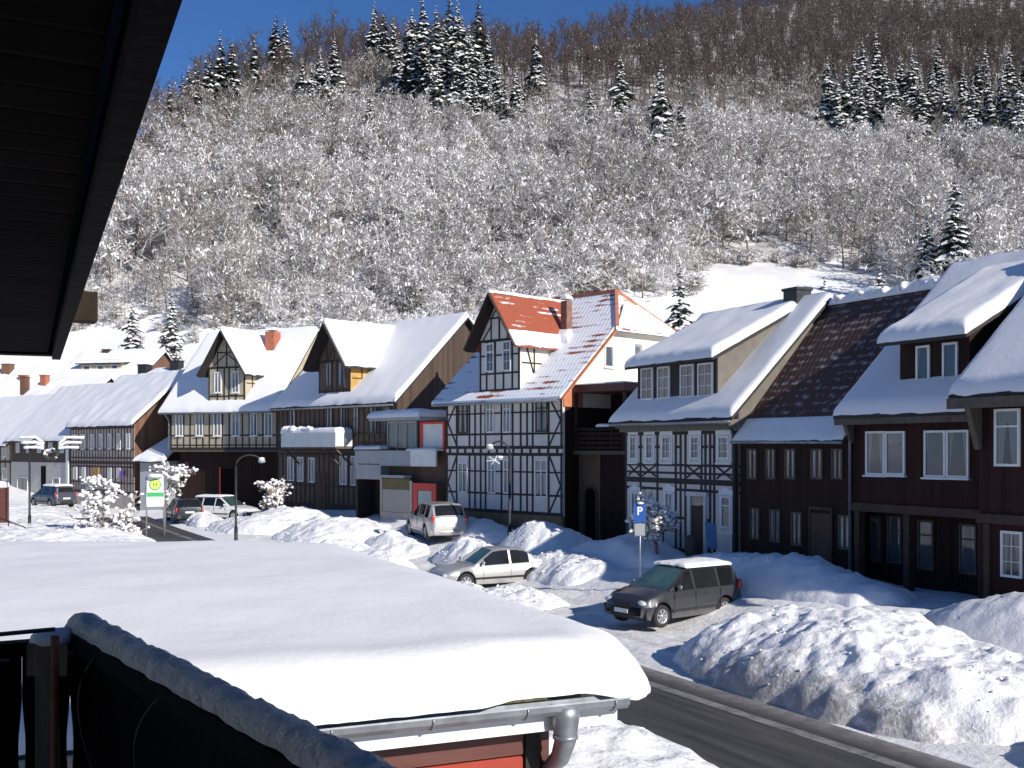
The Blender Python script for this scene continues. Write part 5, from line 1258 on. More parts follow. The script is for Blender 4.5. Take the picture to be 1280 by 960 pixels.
    if snow_all:
        x0_, x1_ = R[-1][0] + .02, L/2 - .2; wy = hw - .15
        sh = snow_sheet((x1_, -wy, zt(x1_) + .01), (x1_, wy, zt(x1_) + .01), (x0_, -wy, zt(x0_) + .02), (x0_, wy, zt(x0_) + .02), snow_all, 10, 10, .25, seed + 3, .6, eave=.05, open_ridge=False)
        sh.build('bonnet_snow', M['snow_soft'], root)
    return root
car('minivan', 'dark grey compact van with snow on its roof, parked nearest by the road', (4.6, 30.6), atan2(-1.6, -2.1), M['car_grey'], snow_roof=.10, sink=0)
car('saloon', 'silver saloon car nosed towards the road among low snow heaps', (-.78, 39.3), atan2(-1.25, -2.3), M['car_silver'], sink=.06)
car('suv', 'pale silver car seen from behind in front of the shop with the red door', (-3.55, 50.3), atan2(.95, -.36), M['car_champagne'], sink=.05)
car('estate', 'dark car seen from behind with red tail lights, next to the bus stop sign', (-20.1, 66.2), atan2(.9, -.42), M['car_black'], sink=.05)
car('estate', 'white estate car half hidden by a snow bank below the beige timbered house', (-18.0, 67.6), atan2(-.42, .9), M['car_white'], snow_roof=.08, sink=.05)
car('minivan', 'snow dusted blue grey car before the house with the white ground floor', (-32.8, 77.2), atan2(.66, -.75), M['car_blue'], snow_roof=.12, snow_all=.06)
# ------------------------------------------------------------------ lamps, signs, fences, small trees
def bow(p, q, rise, n=8): return [Vector(p).lerp(Vector(q), i / n) + Vector((0, 0, rise * sin(pi * i / n))) for i in range(n + 1)]
def lamp(label, px, y, top, arm, head_dir, garland=None, group='street lamps'):
    x = bearing(px) * y; z = ground_z(x, y)
    o = thing('street_lamp', label, 'street lamp', (x, y, z), 0, group); H = top - z
    mb = MB(); mb.tube([(0, 0, -.3), (0, 0, .9)], .085, 10); mb.tube([(0, 0, .9), (0, 0, 1.0), (0, 0, H - .5)], [.085, .06, .05], 10); mb.build('pole', M['iron'], o)
    d = Vector((*head_dir, 0)).normalized(); pts = [Vector((0, 0, H - .5))] + [Vector((0, 0, H - .5)) + d * (arm / 2 * (1 - cos(a))) + Vector((0, 0, .5 * sin(a))) for a in [pi * i / 12 for i in range(1, 11)]]
    MB().tube(pts, .035, 8).build('arm', M['iron'], o)
    e = pts[-1]; mb = MB(); mb.blob((0, 0, 0), .2, 2, 0, .5, .0, 10, 6); mb.v = [(x_ * .9, y_ * .9, z_) for x_, y_, z_ in mb.v]
    mb.build('lamp_head', M['grey_panel'], o, e - Vector((0, 0, .04)))
    MB().blob((0, 0, .07), .16, 5, 0, .45, .2).build('snow_cap', M['snow_soft'], o, e)
    return o, H
o, H = lamp('tall curved street lamp at the road edge above the snow roof', 295, 50.3, 4.75, 1.25, (1, .25))
o, H = lamp('slim street lamp with small star ornament before the black and white timbered house', 637, 46.0, 5.35, .9, (-1, 0))
orn = thing('star_ornament', 'pale star ornament hanging on the slim lamp before the black and white house', 'ornament', (bearing(637) * 46 - .65, 46.0, 4.55))
mb = MB()
for i in range(6):
    a = 2 * pi * i / 6 + .2; mb.bar((0, 0, 0), (.34 * cos(a), .06, .2 * sin(a)), .04, .03)
mb.build('star', M['white'], orn); MB().tube([(0, 0, 0), (.1, 0, .65)], .01, 5).build('cord', M['iron'], orn)
MB().blob((.25, 0, .12), .12, 3, 0, .6, .4).build('snow', M['snow_soft'], orn)
o, H = lamp('dark street lamp at the far left with a snowy festive garland', 37, 57.5, 5.55, .5, (1, 0))
x = bearing(37) * 57.5
gar = thing('festive_garland', 'snow laden spread of garland arms with a wreath across the far left lamp', 'garland', (x + 1.2, 57.4, 5.05))
mb = MB(); ms = MB(); rng = random.Random(3)
for sgn in (-1, 1):
    for i, (dx, z0, z1) in enumerate(((1.75, .55, .10), (1.6, .28, .02), (1.45, .02, -.05))):
        pts = [(sgn * .25, 0, z1 - .02), (sgn * .8, 0, z0 + .0), (sgn * dx, 0, z0 - .02)]
        pts = [Vector(pts[0]).lerp(Vector(pts[1]), k / 4) for k in range(4)] + [Vector(pts[1]).lerp(Vector(pts[2]), k / 4) for k in range(5)]
        mb.tube(pts, .03, 6); ms.tube([p + Vector((0, 0, .06)) for p in pts[1:]], [.07 + .02 * rng.random() for _ in pts[1:]], 7)
mb.build('arms', M['needle'], gar); ms.build('snow_cover', M['snow_soft'], gar)
mb = MB(); ms = MB()
for i in range(34):
    a = 2 * pi * i / 34; r = .30 + rng.uniform(-.05, .05)
    p = Vector((r * cos(a), rng.uniform(-.08, .08), -.30 + r * .8 * sin(a)))
    (ms if (rng.random() < (.65 if sin(a) > 0 else .25)) else mb).blob(p, rng.uniform(.07, .12), i, 0, .8, .7, 6, 4)
mb.build('wreath', M['needle'], gar); ms.build('wreath_snow', M['snow_soft'], gar)

# parking sign
def letter_P(w, h, t, y):
    """outline strokes of a P"""
    mb = MB(); mb.box(0, t, y - .012, y, 0, h); r = h * .29
    for i in range(10):
        a0, a1 = -pi / 2 + pi * i / 10, -pi / 2 + pi * (i + 1) / 10; cx = w - r; cz = h - r
        mb.prism([(cx + q * cos(a), y - .012, cz + q * sin(a)) for q, a in ((r - t, a0), (r, a0), (r, a1), (r - t, a1))], (0, .012, 0))
    mb.box(t, w - r, y - .012, y, h - t, h); mb.box(t, w - r, y - .012, y, h - 2 * r, h - 2 * r + t)
    return mb
px_, y = 800, 34.2; x = bearing(px_) * y; z = ground_z(x, y)
sg = thing('parking_sign', 'blue parking sign with white P on a grey pole behind the dark grey van', 'sign', (x, y, z))
MB().tube([(0, 0, -.2), (0, 0, 3.20 - z)], .03, 8).build('pole', M['steel'], sg)
MB().box(-.20, .18, -.05, -.032, 2.70 - z, 3.28 - z).build('sign_plate', M['blue_sign'], sg)
pm = letter_P(.17, .26, .05, -.052); pm.v = [(a - .09, b, c + 2.93 - z) for a, b, c in pm.v]; pm.build('letter', M['sign_white'], sg)
MB().box(-.17, .15, -.05, -.034, 2.28 - z, 2.66 - z).build('lower_plate', M['grey_panel'], sg)
MB().blob((0, -.03, 3.30 - z), .12, 2, 0, .35, .2).build('snow_cap', M['snow_soft'], sg)

# bus stop board: a yellow disc with a green ring and H, green band
px_, y = 194, 55.0; x = bearing(px_) * y; z = ground_z(x, y)
bs = thing('bus_stop_sign', 'white bus stop board with yellow disc, green ring and letter H above a green band', 'sign', (x, y, z), .25)
t0, t1 = 1.55, 3.52 - z + .12
for sx in (-.42, .42): MB().tube([(sx, .04, -.3), (sx, .04, t1 + .02)], .04, 8).build('pole', M['steel'], bs)
MB().prism([(-.40, 0, t0), (.40, 0, t0), (.40, 0, t1), (-.40, 0, t1)], (0, .05, 0)).build('board', M['sign_white'], bs)
cz = t1 - .42
MB().lathe([(.001, 0), (.24, 0)], 32, 0, 'y', (0, -.004, cz)).build('disc', M['sign_yellow'], bs)
MB().lathe([(.24, 0), (.29, 0), (.29, .004), (.24, .004), (.24, 0)], 36, 0, 'y', (0, -.009, cz)).build('ring', M['sign_green'], bs)
mb = MB(); mb.box(-.10, -.055, -.012, -.006, cz - .12, cz + .12); mb.box(.055, .10, -.012, -.006, cz - .12, cz + .12); mb.box(-.054, .054, -.012, -.006, cz - .022, cz + .022); mb.build('letter', M['sign_green'], bs)
MB().box(-.40, .40, -.006, -.001, cz - .62, cz - .40).build('green_band', M['sign_green'], bs)
MB().blob((0, .02, t1 + .02), .4, 3, 0, .3, .3, 10, 6).build('snow_cap', M['snow_soft'], bs)

# picket railings before the white timbered house
def railing(label, px0, px1, t, z0, h):
    pts = []
    for px in (px0, px1):
        u = bearing(px); Y = t / (.883 * u + .47); pts.append(Vector((u * Y, Y, 0)))
    a, b = pts; d = (b - a); l = d.length; d /= l; zz = z0
    o = thing('picket_railing', label, 'fence', (a.x, a.y, zz), atan2(d.y, d.x), 'short dark railings before the white timbered house')
    mb = MB(); mb.box(0, l, -.03, .03, h - .06, h); mb.box(0, l, -.025, .025, .25, .31); mb.build('rails', M['timber'], o)
    mb = MB(); n = max(2, int(l / .24))
    for i in range(n + 1): mb.box(i * l / n - .035, i * l / n + .035, -.045, -.0255, .0, h - .062)
    mb.build('pickets', M['timber'], o)
railing('short dark picket railing left of the door of the white timbered house', 786, 812, 23.9, .9, 1.35)
railing('dark picket railing with a top rail under the small pruned tree', 812, 830, 23.6, .9, 1.3)
u = bearing(890); Y = 23.7 / (.883 * u + .47); bb = thing('notice_board', 'blue leaning notice board beside the dark house door', 'sign board', (u * Y, Y, 1.1))
MB().prism([(-.16, 0, .5), (.2, 0, .45), (.14, 0, 1.35), (-.24, 0, 1.4)], (0, .03, 0)).build('panel', plain('blue_board', (.10, .22, .42), .5), bb)
MB().bar((-.1, .05, -.3), (-.14, .05, .6), .05).build('leg', M['timber'], bb); MB().bar((.14, .05, -.3), (.12, .05, .6), .05).build('leg', M['timber'], bb)
u = bearing(863); Y = 23.6 / (.883 * u + .47); pt = tag(MB().tube([(0, 0, -.3), (0, 0, .3), (0, 0, .75)], [.18, .2, .24], 12).build('plant_tub', M['timber_grey'], None, (u * Y, Y, 1.2)), 'round tub beside the dark door of the white timbered house', 'tub')
x = bearing(8) * 53.0; z = ground_z(x, 53.0)
hr = thing('hand_rail', 'dark iron hand rail sloping down through the snow at the far left edge', 'railing', (x, 53.0, z))
for k in (0, .45): MB().tube([(-1.6, .3, 1.5 - k), (1.3, -.3, .55 - k)], .03, 6).build('rail', M['iron'], hr)
for a_ in (-.9, .1, 1.1): MB().tube([(a_, -.0, -.3), (a_, .0, 1.02 - .33 * a_)], .03, 6).build('baluster', M['iron'], hr)
x = bearing(3) * 60.0; z = ground_z(x, 60.0)
rp = thing('gate_pillar', 'maroon pillar with a snow cap at the far left edge', 'pillar', (x, 60.0, z))
MB().box(-.25, .25, -.25, .25, -.3, 3.0 - z).build('shaft', M['maroon'], rp)
MB().blob((0, 0, 3.05 - z), .42, 4, 0, .6, .2, 10, 6).build('snow_cap', M['snow_soft'], rp)
# ochre low wall remnant and timber trough at the foot of the brown house
# ------------------------------------------------------------------ trees
def ribbon(mb, p, q, w, mi, up):
    d = (q - p); a = d.cross(up)
    if a.length < 1e-4: return
    a = a.normalized() * w / 2
    mb.v += [tuple(p - a), tuple(p + a), tuple(q + a * .5), tuple(q - a * .5)]; n = len(mb.v)
    mb.f.append((n - 4, n - 3, n - 2, n - 1)); mb.m.append(mi); mb.sm.append(False)
def bare_tree(seed, H=12.0, snow=.6, spread=.42, twig=(.04, .07), dens=1.0, trunk_r=.16, start=.25, up_bias=.5, fine=5, arch=.16, tuft=0.0, frost=0.0):
    """trunk and arching limbs as tapered tubes, twigs as fine slivers, snow lying in lines along the limbs and in tufts at their ends; returns (wood, crown)"""
    rng = random.Random(seed); wood, crown = MB(), MB()
    def rv(): return Vector((rng.uniform(-1, 1), rng.uniform(-1, 1), rng.uniform(-1, 1)))
    def lay(a, b, w, p_):
        d = (b - a).normalized(); flat = 1 - abs(d.z) ** 2
        if rng.random() < p_ * (.3 + .9 * flat):
            o = Vector((0, 0, .45 * w)); ribbon(crown, a + o, b + o, w * rng.uniform(.75, 1.3), 1, Vector((0, 0, 1)) + rv() * .45)
    def grow(p, d, l, r, lev):
        n = (6, 5, 4)[lev]; pts = [p]; dd = d.copy(); load = rng.uniform(.6, 1.4)
        for i in range(n):
            bend = Vector((0, 0, .05)) if lev == 0 else Vector((0, 0, up_bias * .16 - arch * load * (i + .5) * .5))
            dd = (dd + rv() * (.08, .20, .26)[lev] + bend).normalized()
            pts.append(pts[-1] + dd * l / n)
        rs = [r * (1 - .65 * i / n) for i in range(n + 1)]
        if lev <= 1: wood.tube(pts, rs, 5 if lev == 0 else 4, 0, False)
        else:
            for a, b in zip(pts, pts[1:]): ribbon(crown, a, b, max(.045, r * 2.0), 2 if rng.random() < frost else 0, rv())
        if lev >= 1:
            here = snow * rng.choice((.35, .8, 1.1, 1.3))
            for a, b, r_ in zip(pts, pts[1:], rs): lay(a, b, max((0, .20, .15)[lev], r_ * 2.6), here)
        if lev >= 1 and rng.random() < tuft:
            c = pts[-1]
            for _ in range(7):
                q = c + Vector((rng.uniform(-.5, .5), rng.uniform(-.5, .5), rng.uniform(-.15, .25))); ribbon(crown, q, q + (rv() + Vector((0, 0, -.1))).normalized() * rng.uniform(.25, .5), rng.uniform(.14, .30), 1, Vector((0, 0, 1)) + rv() * .5)
        cnt = {0: int(12 * dens), 1: 6, 2: fine}[lev]
        for k in range(cnt):
            f = lerp(start if lev == 0 else .2, 1.0, (k + rng.random()) / cnt); i = min(n - 1, int(f * n)); q = pts[i].lerp(pts[i + 1], f * n - i)
            ax = (pts[i + 1] - pts[i]).normalized(); s_ = rv(); s_ = (s_ - ax * s_.dot(ax)).normalized()
            if lev == 2:
                e = q + (ax * .6 + s_ * .8 + Vector((0, 0, up_bias * .3))).normalized() * l * rng.uniform(.35, .7)
                ribbon(crown, q, e, rng.uniform(*twig), 2 if rng.random() < frost else 0, rv()); lay(q, e, rng.uniform(*twig) * 1.8, snow * .45)
                continue
            nd = (ax * (.5 if lev == 0 else .7) + s_ * .9 + Vector((0, 0, up_bias * (.55 if lev == 0 else .25)))).normalized()
            ln = {0: H * spread * (1.12 - .62 * f), 1: l * .5}[lev] * rng.uniform(.7, 1.15)
            grow(q, nd, ln, r * {0: .42, 1: .5}[lev], lev + 1)
    grow(Vector((0, 0, -.4)), Vector((rng.uniform(-.06, .06), rng.uniform(-.06, .06), 1)).normalized(), H * .78, trunk_r * H / 12, 0)
    return wood, crown
def join(a, b):
    m = MB(); m.add(a.v, [], 0); m.f = list(a.f); m.m = list(a.m); m.sm = list(a.sm)
    o = len(m.v); m.v += b.v; m.f += [tuple(i + o for i in f) for f in b.f]; m.m += b.m; m.sm += b.sm
    return m
def spruce(seed, H=16.0, snow=.65, wide=.19):
    """trunk; crown of drooping boughs, each a pair of dark blades with side sprays and a pad of snow on top"""
    rng = random.Random(seed); trunk, crown = MB(), MB()
    trunk.tube([(0, 0, -.5), (0, 0, H * .5), (0, 0, H)], [H * .012, H * .008, .015], 6, 0, False)
    wh = int(H * 1.9)
    for i in range(wh):
        f = i / (wh - 1); z = H * (.08 + .90 * f); R = H * wide * (1 - f) ** .85 * rng.uniform(.75, 1.15) + .12
        nb = max(5, int(8 * (1 - f) + 5))
        for k in range(nb):
            a = 2 * pi * (k + rng.random() * .7) / nb + i * 1.3; r = R * rng.uniform(.5, 1.25) * (1 + .22 * sin(a * 2 + seed) + .15 * sin(z * 1.1 + seed * 2))
            d = Vector((cos(a), sin(a), 0)); s_ = Vector((-sin(a), cos(a), 0)); base = Vector((0, 0, z + rng.uniform(-.45, .45) * H / 16))
            dr = -.42 * r * rng.uniform(.6, 1.3)
            pts = [base + d * r * q + Vector((0, 0, dr * q ** 1.4 + .18 * r * q * (1 - q))) for q in (.05, .35, .7, 1.0)]
            ws = [.12 * r + .06, .26 * r + .08, .22 * r + .06, .02]
            vs = []
            for p, w in zip(pts, ws): vs += [p - s_ * w - Vector((0, 0, w * .55)), p, p + s_ * w - Vector((0, 0, w * .55))]
            crown.add(vs, [(j * 3 + q, j * 3 + q + 1, j * 3 + 4 + q, j * 3 + 3 + q) for j in range(3) for q in (0, 1)], 0)
            for q in range(5):   # sprays
                t_ = rng.uniform(.25, 1.0); b = pts[0].lerp(pts[-1], t_); e = b + d * r * .16 + s_ * rng.choice((-1, 1)) * r * rng.uniform(.12, .34) - Vector((0, 0, r * rng.uniform(.1, .3)))
                ribbon(crown, b, e, .10 * r + .05, 0, Vector((rng.uniform(-1, 1), rng.uniform(-1, 1), .5)))
            if rng.random() < snow:
                l0, l1 = rng.uniform(.15, .4), rng.uniform(.7, 1.0); sp = [pts[0].lerp(pts[-1], l0), pts[1].lerp(pts[2], .6), pts[0].lerp(pts[-1], l1)]
                vs = []
                for p, w in zip(sp, (.17 * r + .06, .26 * r + .08, .11 * r + .04)):
                    w *= rng.uniform(.8, 1.5); p = p + Vector((0, 0, .10))
                    vs += [p - s_ * w - Vector((0, 0, w * .5)), p + Vector((0, 0, .05)), p + s_ * w - Vector((0, 0, w * .5))]
                crown.add(vs, [(j * 3 + q, j * 3 + q + 1, j * 3 + 4 + q, j * 3 + 3 + q) for j in range(2) for q in (0, 1)], 1)
    return trunk, crown

BK = [M['bark'], M['snow_tree'], M['frost_twig']]
SNOWY = [join(*bare_tree(100 + i, H=(8.5, 10.5, 9.2, 11.5, 7.5, 10, 8, 9.5)[i], snow=(1.3, .55, 1.0, .35, 1.4, .8, 1.2, .6)[i], spread=(.50, .46, .55, .42, .60, .48, .52, .5)[i], dens=1.0 + .12 * (i % 3), start=(.10, .22, .14, .3, .06, .18, .1, .2)[i], up_bias=(.4, .6, .3, .8, .25, .5, .35, .6)[i], tuft=(.45, .10, .3, .05, .6, .2, .4, .10)[i], frost=(.9, .6, .8, .4, .95, .7, .85, .6)[i])).mesh('bare_tree', BK) for i in range(8)]
BROWN = [join(*bare_tree(200 + i, H=10.5 + .9 * i, snow=.06, spread=.34, dens=1.0, start=.30, up_bias=.9, arch=.02)).mesh('bare_tree', [M['bark_red'], M['snow_tree']]) for i in range(4)]
HALF = [join(*bare_tree(300 + i, H=9.6 + .8 * i, snow=.30, spread=.42, start=.22, up_bias=.65, arch=.06, frost=.25)).mesh('bare_tree', BK) for i in range(3)]
SHRUB = [join(*bare_tree(400 + i, H=4.0, snow=.9, spread=.62, start=.04, twig=(.04, .07), dens=1.3, trunk_r=.3, tuft=.4)).mesh('snowy_shrub', [M['bark'], M['snow_tree']]) for i in range(3)]
SPR = []
for i in range(5):
    a, b = spruce(500 + i, 16.0, (.85, .92, .75, .95, .35)[i], (.19, .21, .17, .20, .16)[i])
    SPR.append((a.mesh('trunk', M['bark']), b.mesh('crown', [M['needle'], M['snow_tree']])))

rng = random.Random(11)
# --- spruces, one by one: (column, top row, foot row, variant)
SP = []
def place_spruce(px, top, foot, var, label, y=None, group='snow laden spruces on the hillside', wide=1.75):
    if y is None: x, y = hit(px, foot + 34)
    else: x = bearing(px) * y
    z = ground_z(x, y); H = (HY - top) / F * y + CAM_H - z
    r = thing('spruce_tree', label, 'spruce tree', (x, y, z), rng.uniform(0, 6.28), group)
    k = H / 16.0; r.scale = (k * (1.15 if H < 9 else 1), k * (1.15 if H < 9 else 1), k)
    t, c = SPR[var]; put('trunk', t, r); put('crown', c, r)
    return r
L_CREST = 'tall spruce in the dark clump against the sky on the hilltop left of centre'
L_MIDC = 'snow laden spruce in the loose clump below the hilltop spruces left of centre'
L_R = 'snow laden spruce in the long spruce clump below the brown wood at the upper right'
for px, top, foot, v in ((468, 2, 62, 2), (492, 18, 80, 2), (510, 22, 92, 0), (528, -6, 120, 0), (545, 8, 135, 0), (562, -8, 105, 4), (572, 2, 120, 0), (586, 30, 130, 3), (598, -4, 100, 4), (520, 45, 130, 0), (480, 12, 75, 4), (555, 25, 135, 2), (500, 50, 118, 3), (536, 60, 138, 1), (570, 55, 138, 3), (548, 70, 142, 1), (610, 34, 118, 0), (578, 20, 112, 3), (515, 10, 100, 3)):
    place_spruce(px, top, foot, v, L_CREST)
for px, top, foot, v in ((378, 72, 122, 1), (400, 58, 124, 1), (418, 42, 120, 0), (540, 85, 142, 3), (585, 70, 140, 3), (602, 66, 138, 1), (622, 70, 142, 3), (645, 82, 138, 1), (498, 112, 150, 3), (612, 90, 146, 1), (594, 95, 148, 3), (632, 98, 148, 1), (390, 78, 130, 3), (410, 80, 130, 1)):
    place_spruce(px, top, foot, v, L_MIDC)
for px, top, foot, v in ((1034, 70, 152, 3), (1058, 80, 156, 1), (1078, 48, 120, 0), (1095, 34, 105, 2), (1088, 82, 150, 3), (1107, 72, 146, 0), (1125, 68, 136, 1), (1140, 62, 142, 3), (1150, 88, 158, 1), (1172, 48, 112, 2), (1166, 82, 146, 0), (1204, 78, 140, 0), (1232, 52, 112, 2), (1236, 88, 160, 0), (1262, 50, 112, 2), (1282, 60, 128, 0), (1222, 66, 128, 4), (1068, 60, 130, 2), (1046, 92, 158, 3), (1076, 95, 160, 1), (1118, 90, 158, 3), (1182, 92, 156, 1), (1216, 96, 160, 3), (1252, 84, 156, 1), (1274, 90, 160, 3)):
    place_spruce(px, top, foot, v, L_R)
place_spruce(670, 42, 110, 3, 'single slim snowy spruce standing alone right of the hilltop clump')
place_spruce(463, 112, 172, 3, 'small snowy spruce alone amid the bare trees below the hilltop, left of centre')
place_spruce(738, 100, 158, 1, 'snow heavy spruce left of the two broad spruces above the bare wood')
place_spruce(776, 68, 150, 1, 'broad snowy spruce just left of the largest spruce above the bare wood')
place_spruce(826, 76, 182, 1, 'largest broad snow covered spruce in the middle of the hillside', wide=1.9)
place_spruce(851, 122, 170, 3, 'shorter snowy spruce leaning on the right side of the largest hillside spruce')
place_spruce(650, 96, 145, 3, 'snowy spruce among bare crowns near the top of the slope, right of the hilltop clump')
place_spruce(1193, 218, 352, 2, 'tall dark spruce standing free above the roofs at the right', y=128, wide=1.1, group='spruces near the village')
place_spruce(1158, 266, 352, 0, 'smaller snowy spruce left of the tall dark spruce at the right', y=130, wide=1.1, group='spruces near the village')
place_spruce(850, 330, 415, 0, 'bushy dark spruce behind the red tiled roof and the four window dormer', y=92, wide=2.5, group='spruces near the village')
place_spruce(1100, 334, 372, 1, 'little snowy spruce top just above the tiled ridge at the right', y=84, group='spruces near the village')
place_spruce(1030, 346, 385, 0, 'tiny spruce top between the chimney and the ridge', y=86, group='spruces near the village')
place_spruce(165, 372, 446, 3, 'young snow covered spruce behind the left houses', y=118, group='spruces near the village')
place_spruce(214, 360, 428, 0, 'young dark spruce right of the snow covered one behind the left houses', y=122, group='spruces near the village')
for px, top, foot, v in ((276, 40, 118, 4), (262, 62, 126, 4), (246, 74, 132, 4), (228, 88, 140, 4), (236, 82, 135, 4), (290, 48, 120, 4), (258, 70, 125, 4), (318, 44, 100, 4), (345, 16, 78, 4), (356, 24, 80, 2), (212, 100, 150, 4)):
    place_spruce(px, top, foot, v, 'dark green conifer without much snow on the left skyline')

# --- the bare wood: the nearest trees one by one, the rest as one mass
def clear(px, y, x):
    """open snow: meadow at the right, gardens behind the houses"""
    lim = tab([(-200, 146), (90, 142), (250, 138), (330, 130), (430, 122), (560, 116), (640, 114), (700, 122), (760, 131), (860, 140), (885, 160), (1000, 157), (1110, 151), (1135, 128), (1300, 112), (1500, 105)], px)
    return y < lim + 4 * nz(x * .15, y * .15, 4)
spots = []; y = 105.0
while y < 640:
    step = 3.9 if y < 185 else 4.7 if y < 220 else (5.4 if y < 330 else 6.6); x = -.60 * y
    while x < .62 * y:
        X, Y = x + rng.uniform(-.45, .45) * step, y + rng.uniform(-.45, .45) * step
        px = 640 + F * X / Y; yc = tab(CREST, X / Y)
        if not clear(px, Y, X) and Y < yc + 10 and not any(abs(X - a - (Y - b) * a / b) < 3.0 and -20 < Y - b < 2 for a, b in SP):
            spots.append((X, Y, px))
        x += step
    y += step * .95
def kind_of(X, Y, px):
    z = ground_z(X, Y); py = HY - (z - CAM_H) / Y * F
    # the snow has gone from the top of the wood: brown above a line that drops to the right
    lim = tab([(180, 190), (300, 158), (420, 130), (520, 118), (640, 138), (760, 160), (900, 168), (1100, 160), (1280, 165)], px) + 22 * nz(X * .03, Y * .03, 2)
    if py < lim - 12: return 2
    if py < lim + 20: return 1
    return 0
ORDER = [3, 1, 7, 5, 2, 6, 0, 4]      # snowy variants from least to most snow
def pick(X, Y, k):
    r_ = rng.random()
    if k: return (int(r_ * 997) % len(LIB[k]), r_)
    q = .60 + .75 * nz(X * .035, Y * .035, 6) + .55 * (rng.random() - .5)
    return (ORDER[max(0, min(7, int(q * 8)))], r_)
LIB = {0: SNOWY, 1: HALF, 2: BROWN}
data = []
for X, Y, px in spots:
    k = kind_of(X, Y, px); data.append((X, Y, px, k) + pick(X, Y, k))
near = sorted([d_ for d_ in data if -40 < d_[2] < 1330], key=lambda d_: d_[1])[:285]
ns = set(id(d_) for d_ in near)
far = [d_ for d_ in data if id(d_) not in ns]
TREE_L = 'bare broadleaf tree, its twigs thick with snow, in the dense wood on the hillside'
for X, Y, px, k, vi, q in near:
    me = LIB[k][vi]; s_ = (.65 + .8 * q * q + .1 * q) * (.75 if Y < 150 and px < 1130 else 1)
    o = put('bare_tree', me, None, (X, Y, ground_z(X, Y) - .1), q * 40)
    o.scale = (s_, s_, s_ * (.9 + .25 * ((q * 77) % 1)))
    tag(o, TREE_L, 'bare tree', 'bare trees of the wooded hillside')
# far wood: one object, instanced over its points
ALL = SNOWY + HALF + BROWN; OFF = {0: 0, 1: len(SNOWY), 2: len(SNOWY) + len(HALF)}
me = bpy.data.meshes.new('far_wood'); me.from_pydata([(X, Y, ground_z(X, Y) - .1) for X, Y, px, k, vi, q in far], [], [])
at = me.attributes.new('kind', 'INT', 'POINT'); at.data.foreach_set('value', [OFF[k] + vi for X, Y, px, k, vi, q in far])
at = me.attributes.new('turn', 'FLOAT', 'POINT'); at.data.foreach_set('value', [q * 40 for X, Y, px, k, vi, q in far])
at = me.attributes.new('size', 'FLOAT', 'POINT'); at.data.foreach_set('value', [.72 + .6 * ((q * 53) % 1) for X, Y, px, k, vi, q in far])
fw = put('hillside_wood', me); tag(fw, 'dense bare wood covering the upper hillside, snowy below and brown at the top', 'wood', kind='stuff')
src = {}
for i, m_ in enumerate(ALL):
    o = next((o for o in bpy.data.objects if o.data is m_), None)
    if o is None:     # a kind that only grows far up: its first tree is set out as a single one
        o = put('bare_tree', m_, None, (0, 0, 0)); src_pt = next(d_ for d_ in far if OFF[d_[3]] + d_[4] == i and 250 < d_[2] < 1250)
        o.location = (src_pt[0] + 1.5, src_pt[1] + 1, ground_z(src_pt[0], src_pt[1]) - .1)
        tag(o, 'bare tree with little snow in the brownish upper part of the wood', 'bare tree', 'bare trees of the upper wood')
    src[i] = o
ng = bpy.data.node_groups.new('wood_spread', 'GeometryNodeTree')
ng.interface.new_socket('Geometry', in_out='INPUT', socket_type='NodeSocketGeometry'); ng.interface.new_socket('Geometry', in_out='OUTPUT', socket_type='NodeSocketGeometry')
gi, go = ng.nodes.new('NodeGroupInput'), ng.nodes.new('NodeGroupOutput')
def attr(nm, t):
    n = ng.nodes.new('GeometryNodeInputNamedAttribute'); n.data_type = t; n.inputs[0].default_value = nm; return n.outputs[0]
kd, tr, sz = attr('kind', 'INT'), attr('turn', 'FLOAT'), attr('size', 'FLOAT')
cx = ng.nodes.new('ShaderNodeCombineXYZ'); ng.links.new(tr, cx.inputs[2])
jn = ng.nodes.new('GeometryNodeJoinGeometry')
for i in range(len(ALL)):
    oi = ng.nodes.new('GeometryNodeObjectInfo'); oi.inputs['Object'].default_value = src[i]; oi.inputs['As Instance'].default_value = True
    cmp_ = ng.nodes.new('FunctionNodeCompare'); cmp_.data_type = 'INT'; cmp_.operation = 'EQUAL'
    ia = [s_ for s_ in cmp_.inputs if s_.type == 'INT']; ng.links.new(kd, ia[0]); ia[1].default_value = i
    ip = ng.nodes.new('GeometryNodeInstanceOnPoints'); ng.links.new(gi.outputs[0], ip.inputs['Points']); ng.links.new(cmp_.outputs[0], ip.inputs['Selection'])
    ng.links.new(oi.outputs['Geometry'], ip.inputs['Instance']); ng.links.new(cx.outputs[0], ip.inputs['Rotation']); ng.links.new(sz, ip.inputs['Scale'])
    ng.links.new(ip.outputs[0], jn.inputs[0])
ng.links.new(jn.outputs[0], go.inputs[0])
md = fw.modifiers.new('spread', 'NODES'); md.node_group = ng
print('TREES near', len(near), 'far', len(far), 'faces', [len(m_.polygons) for m_ in ALL])

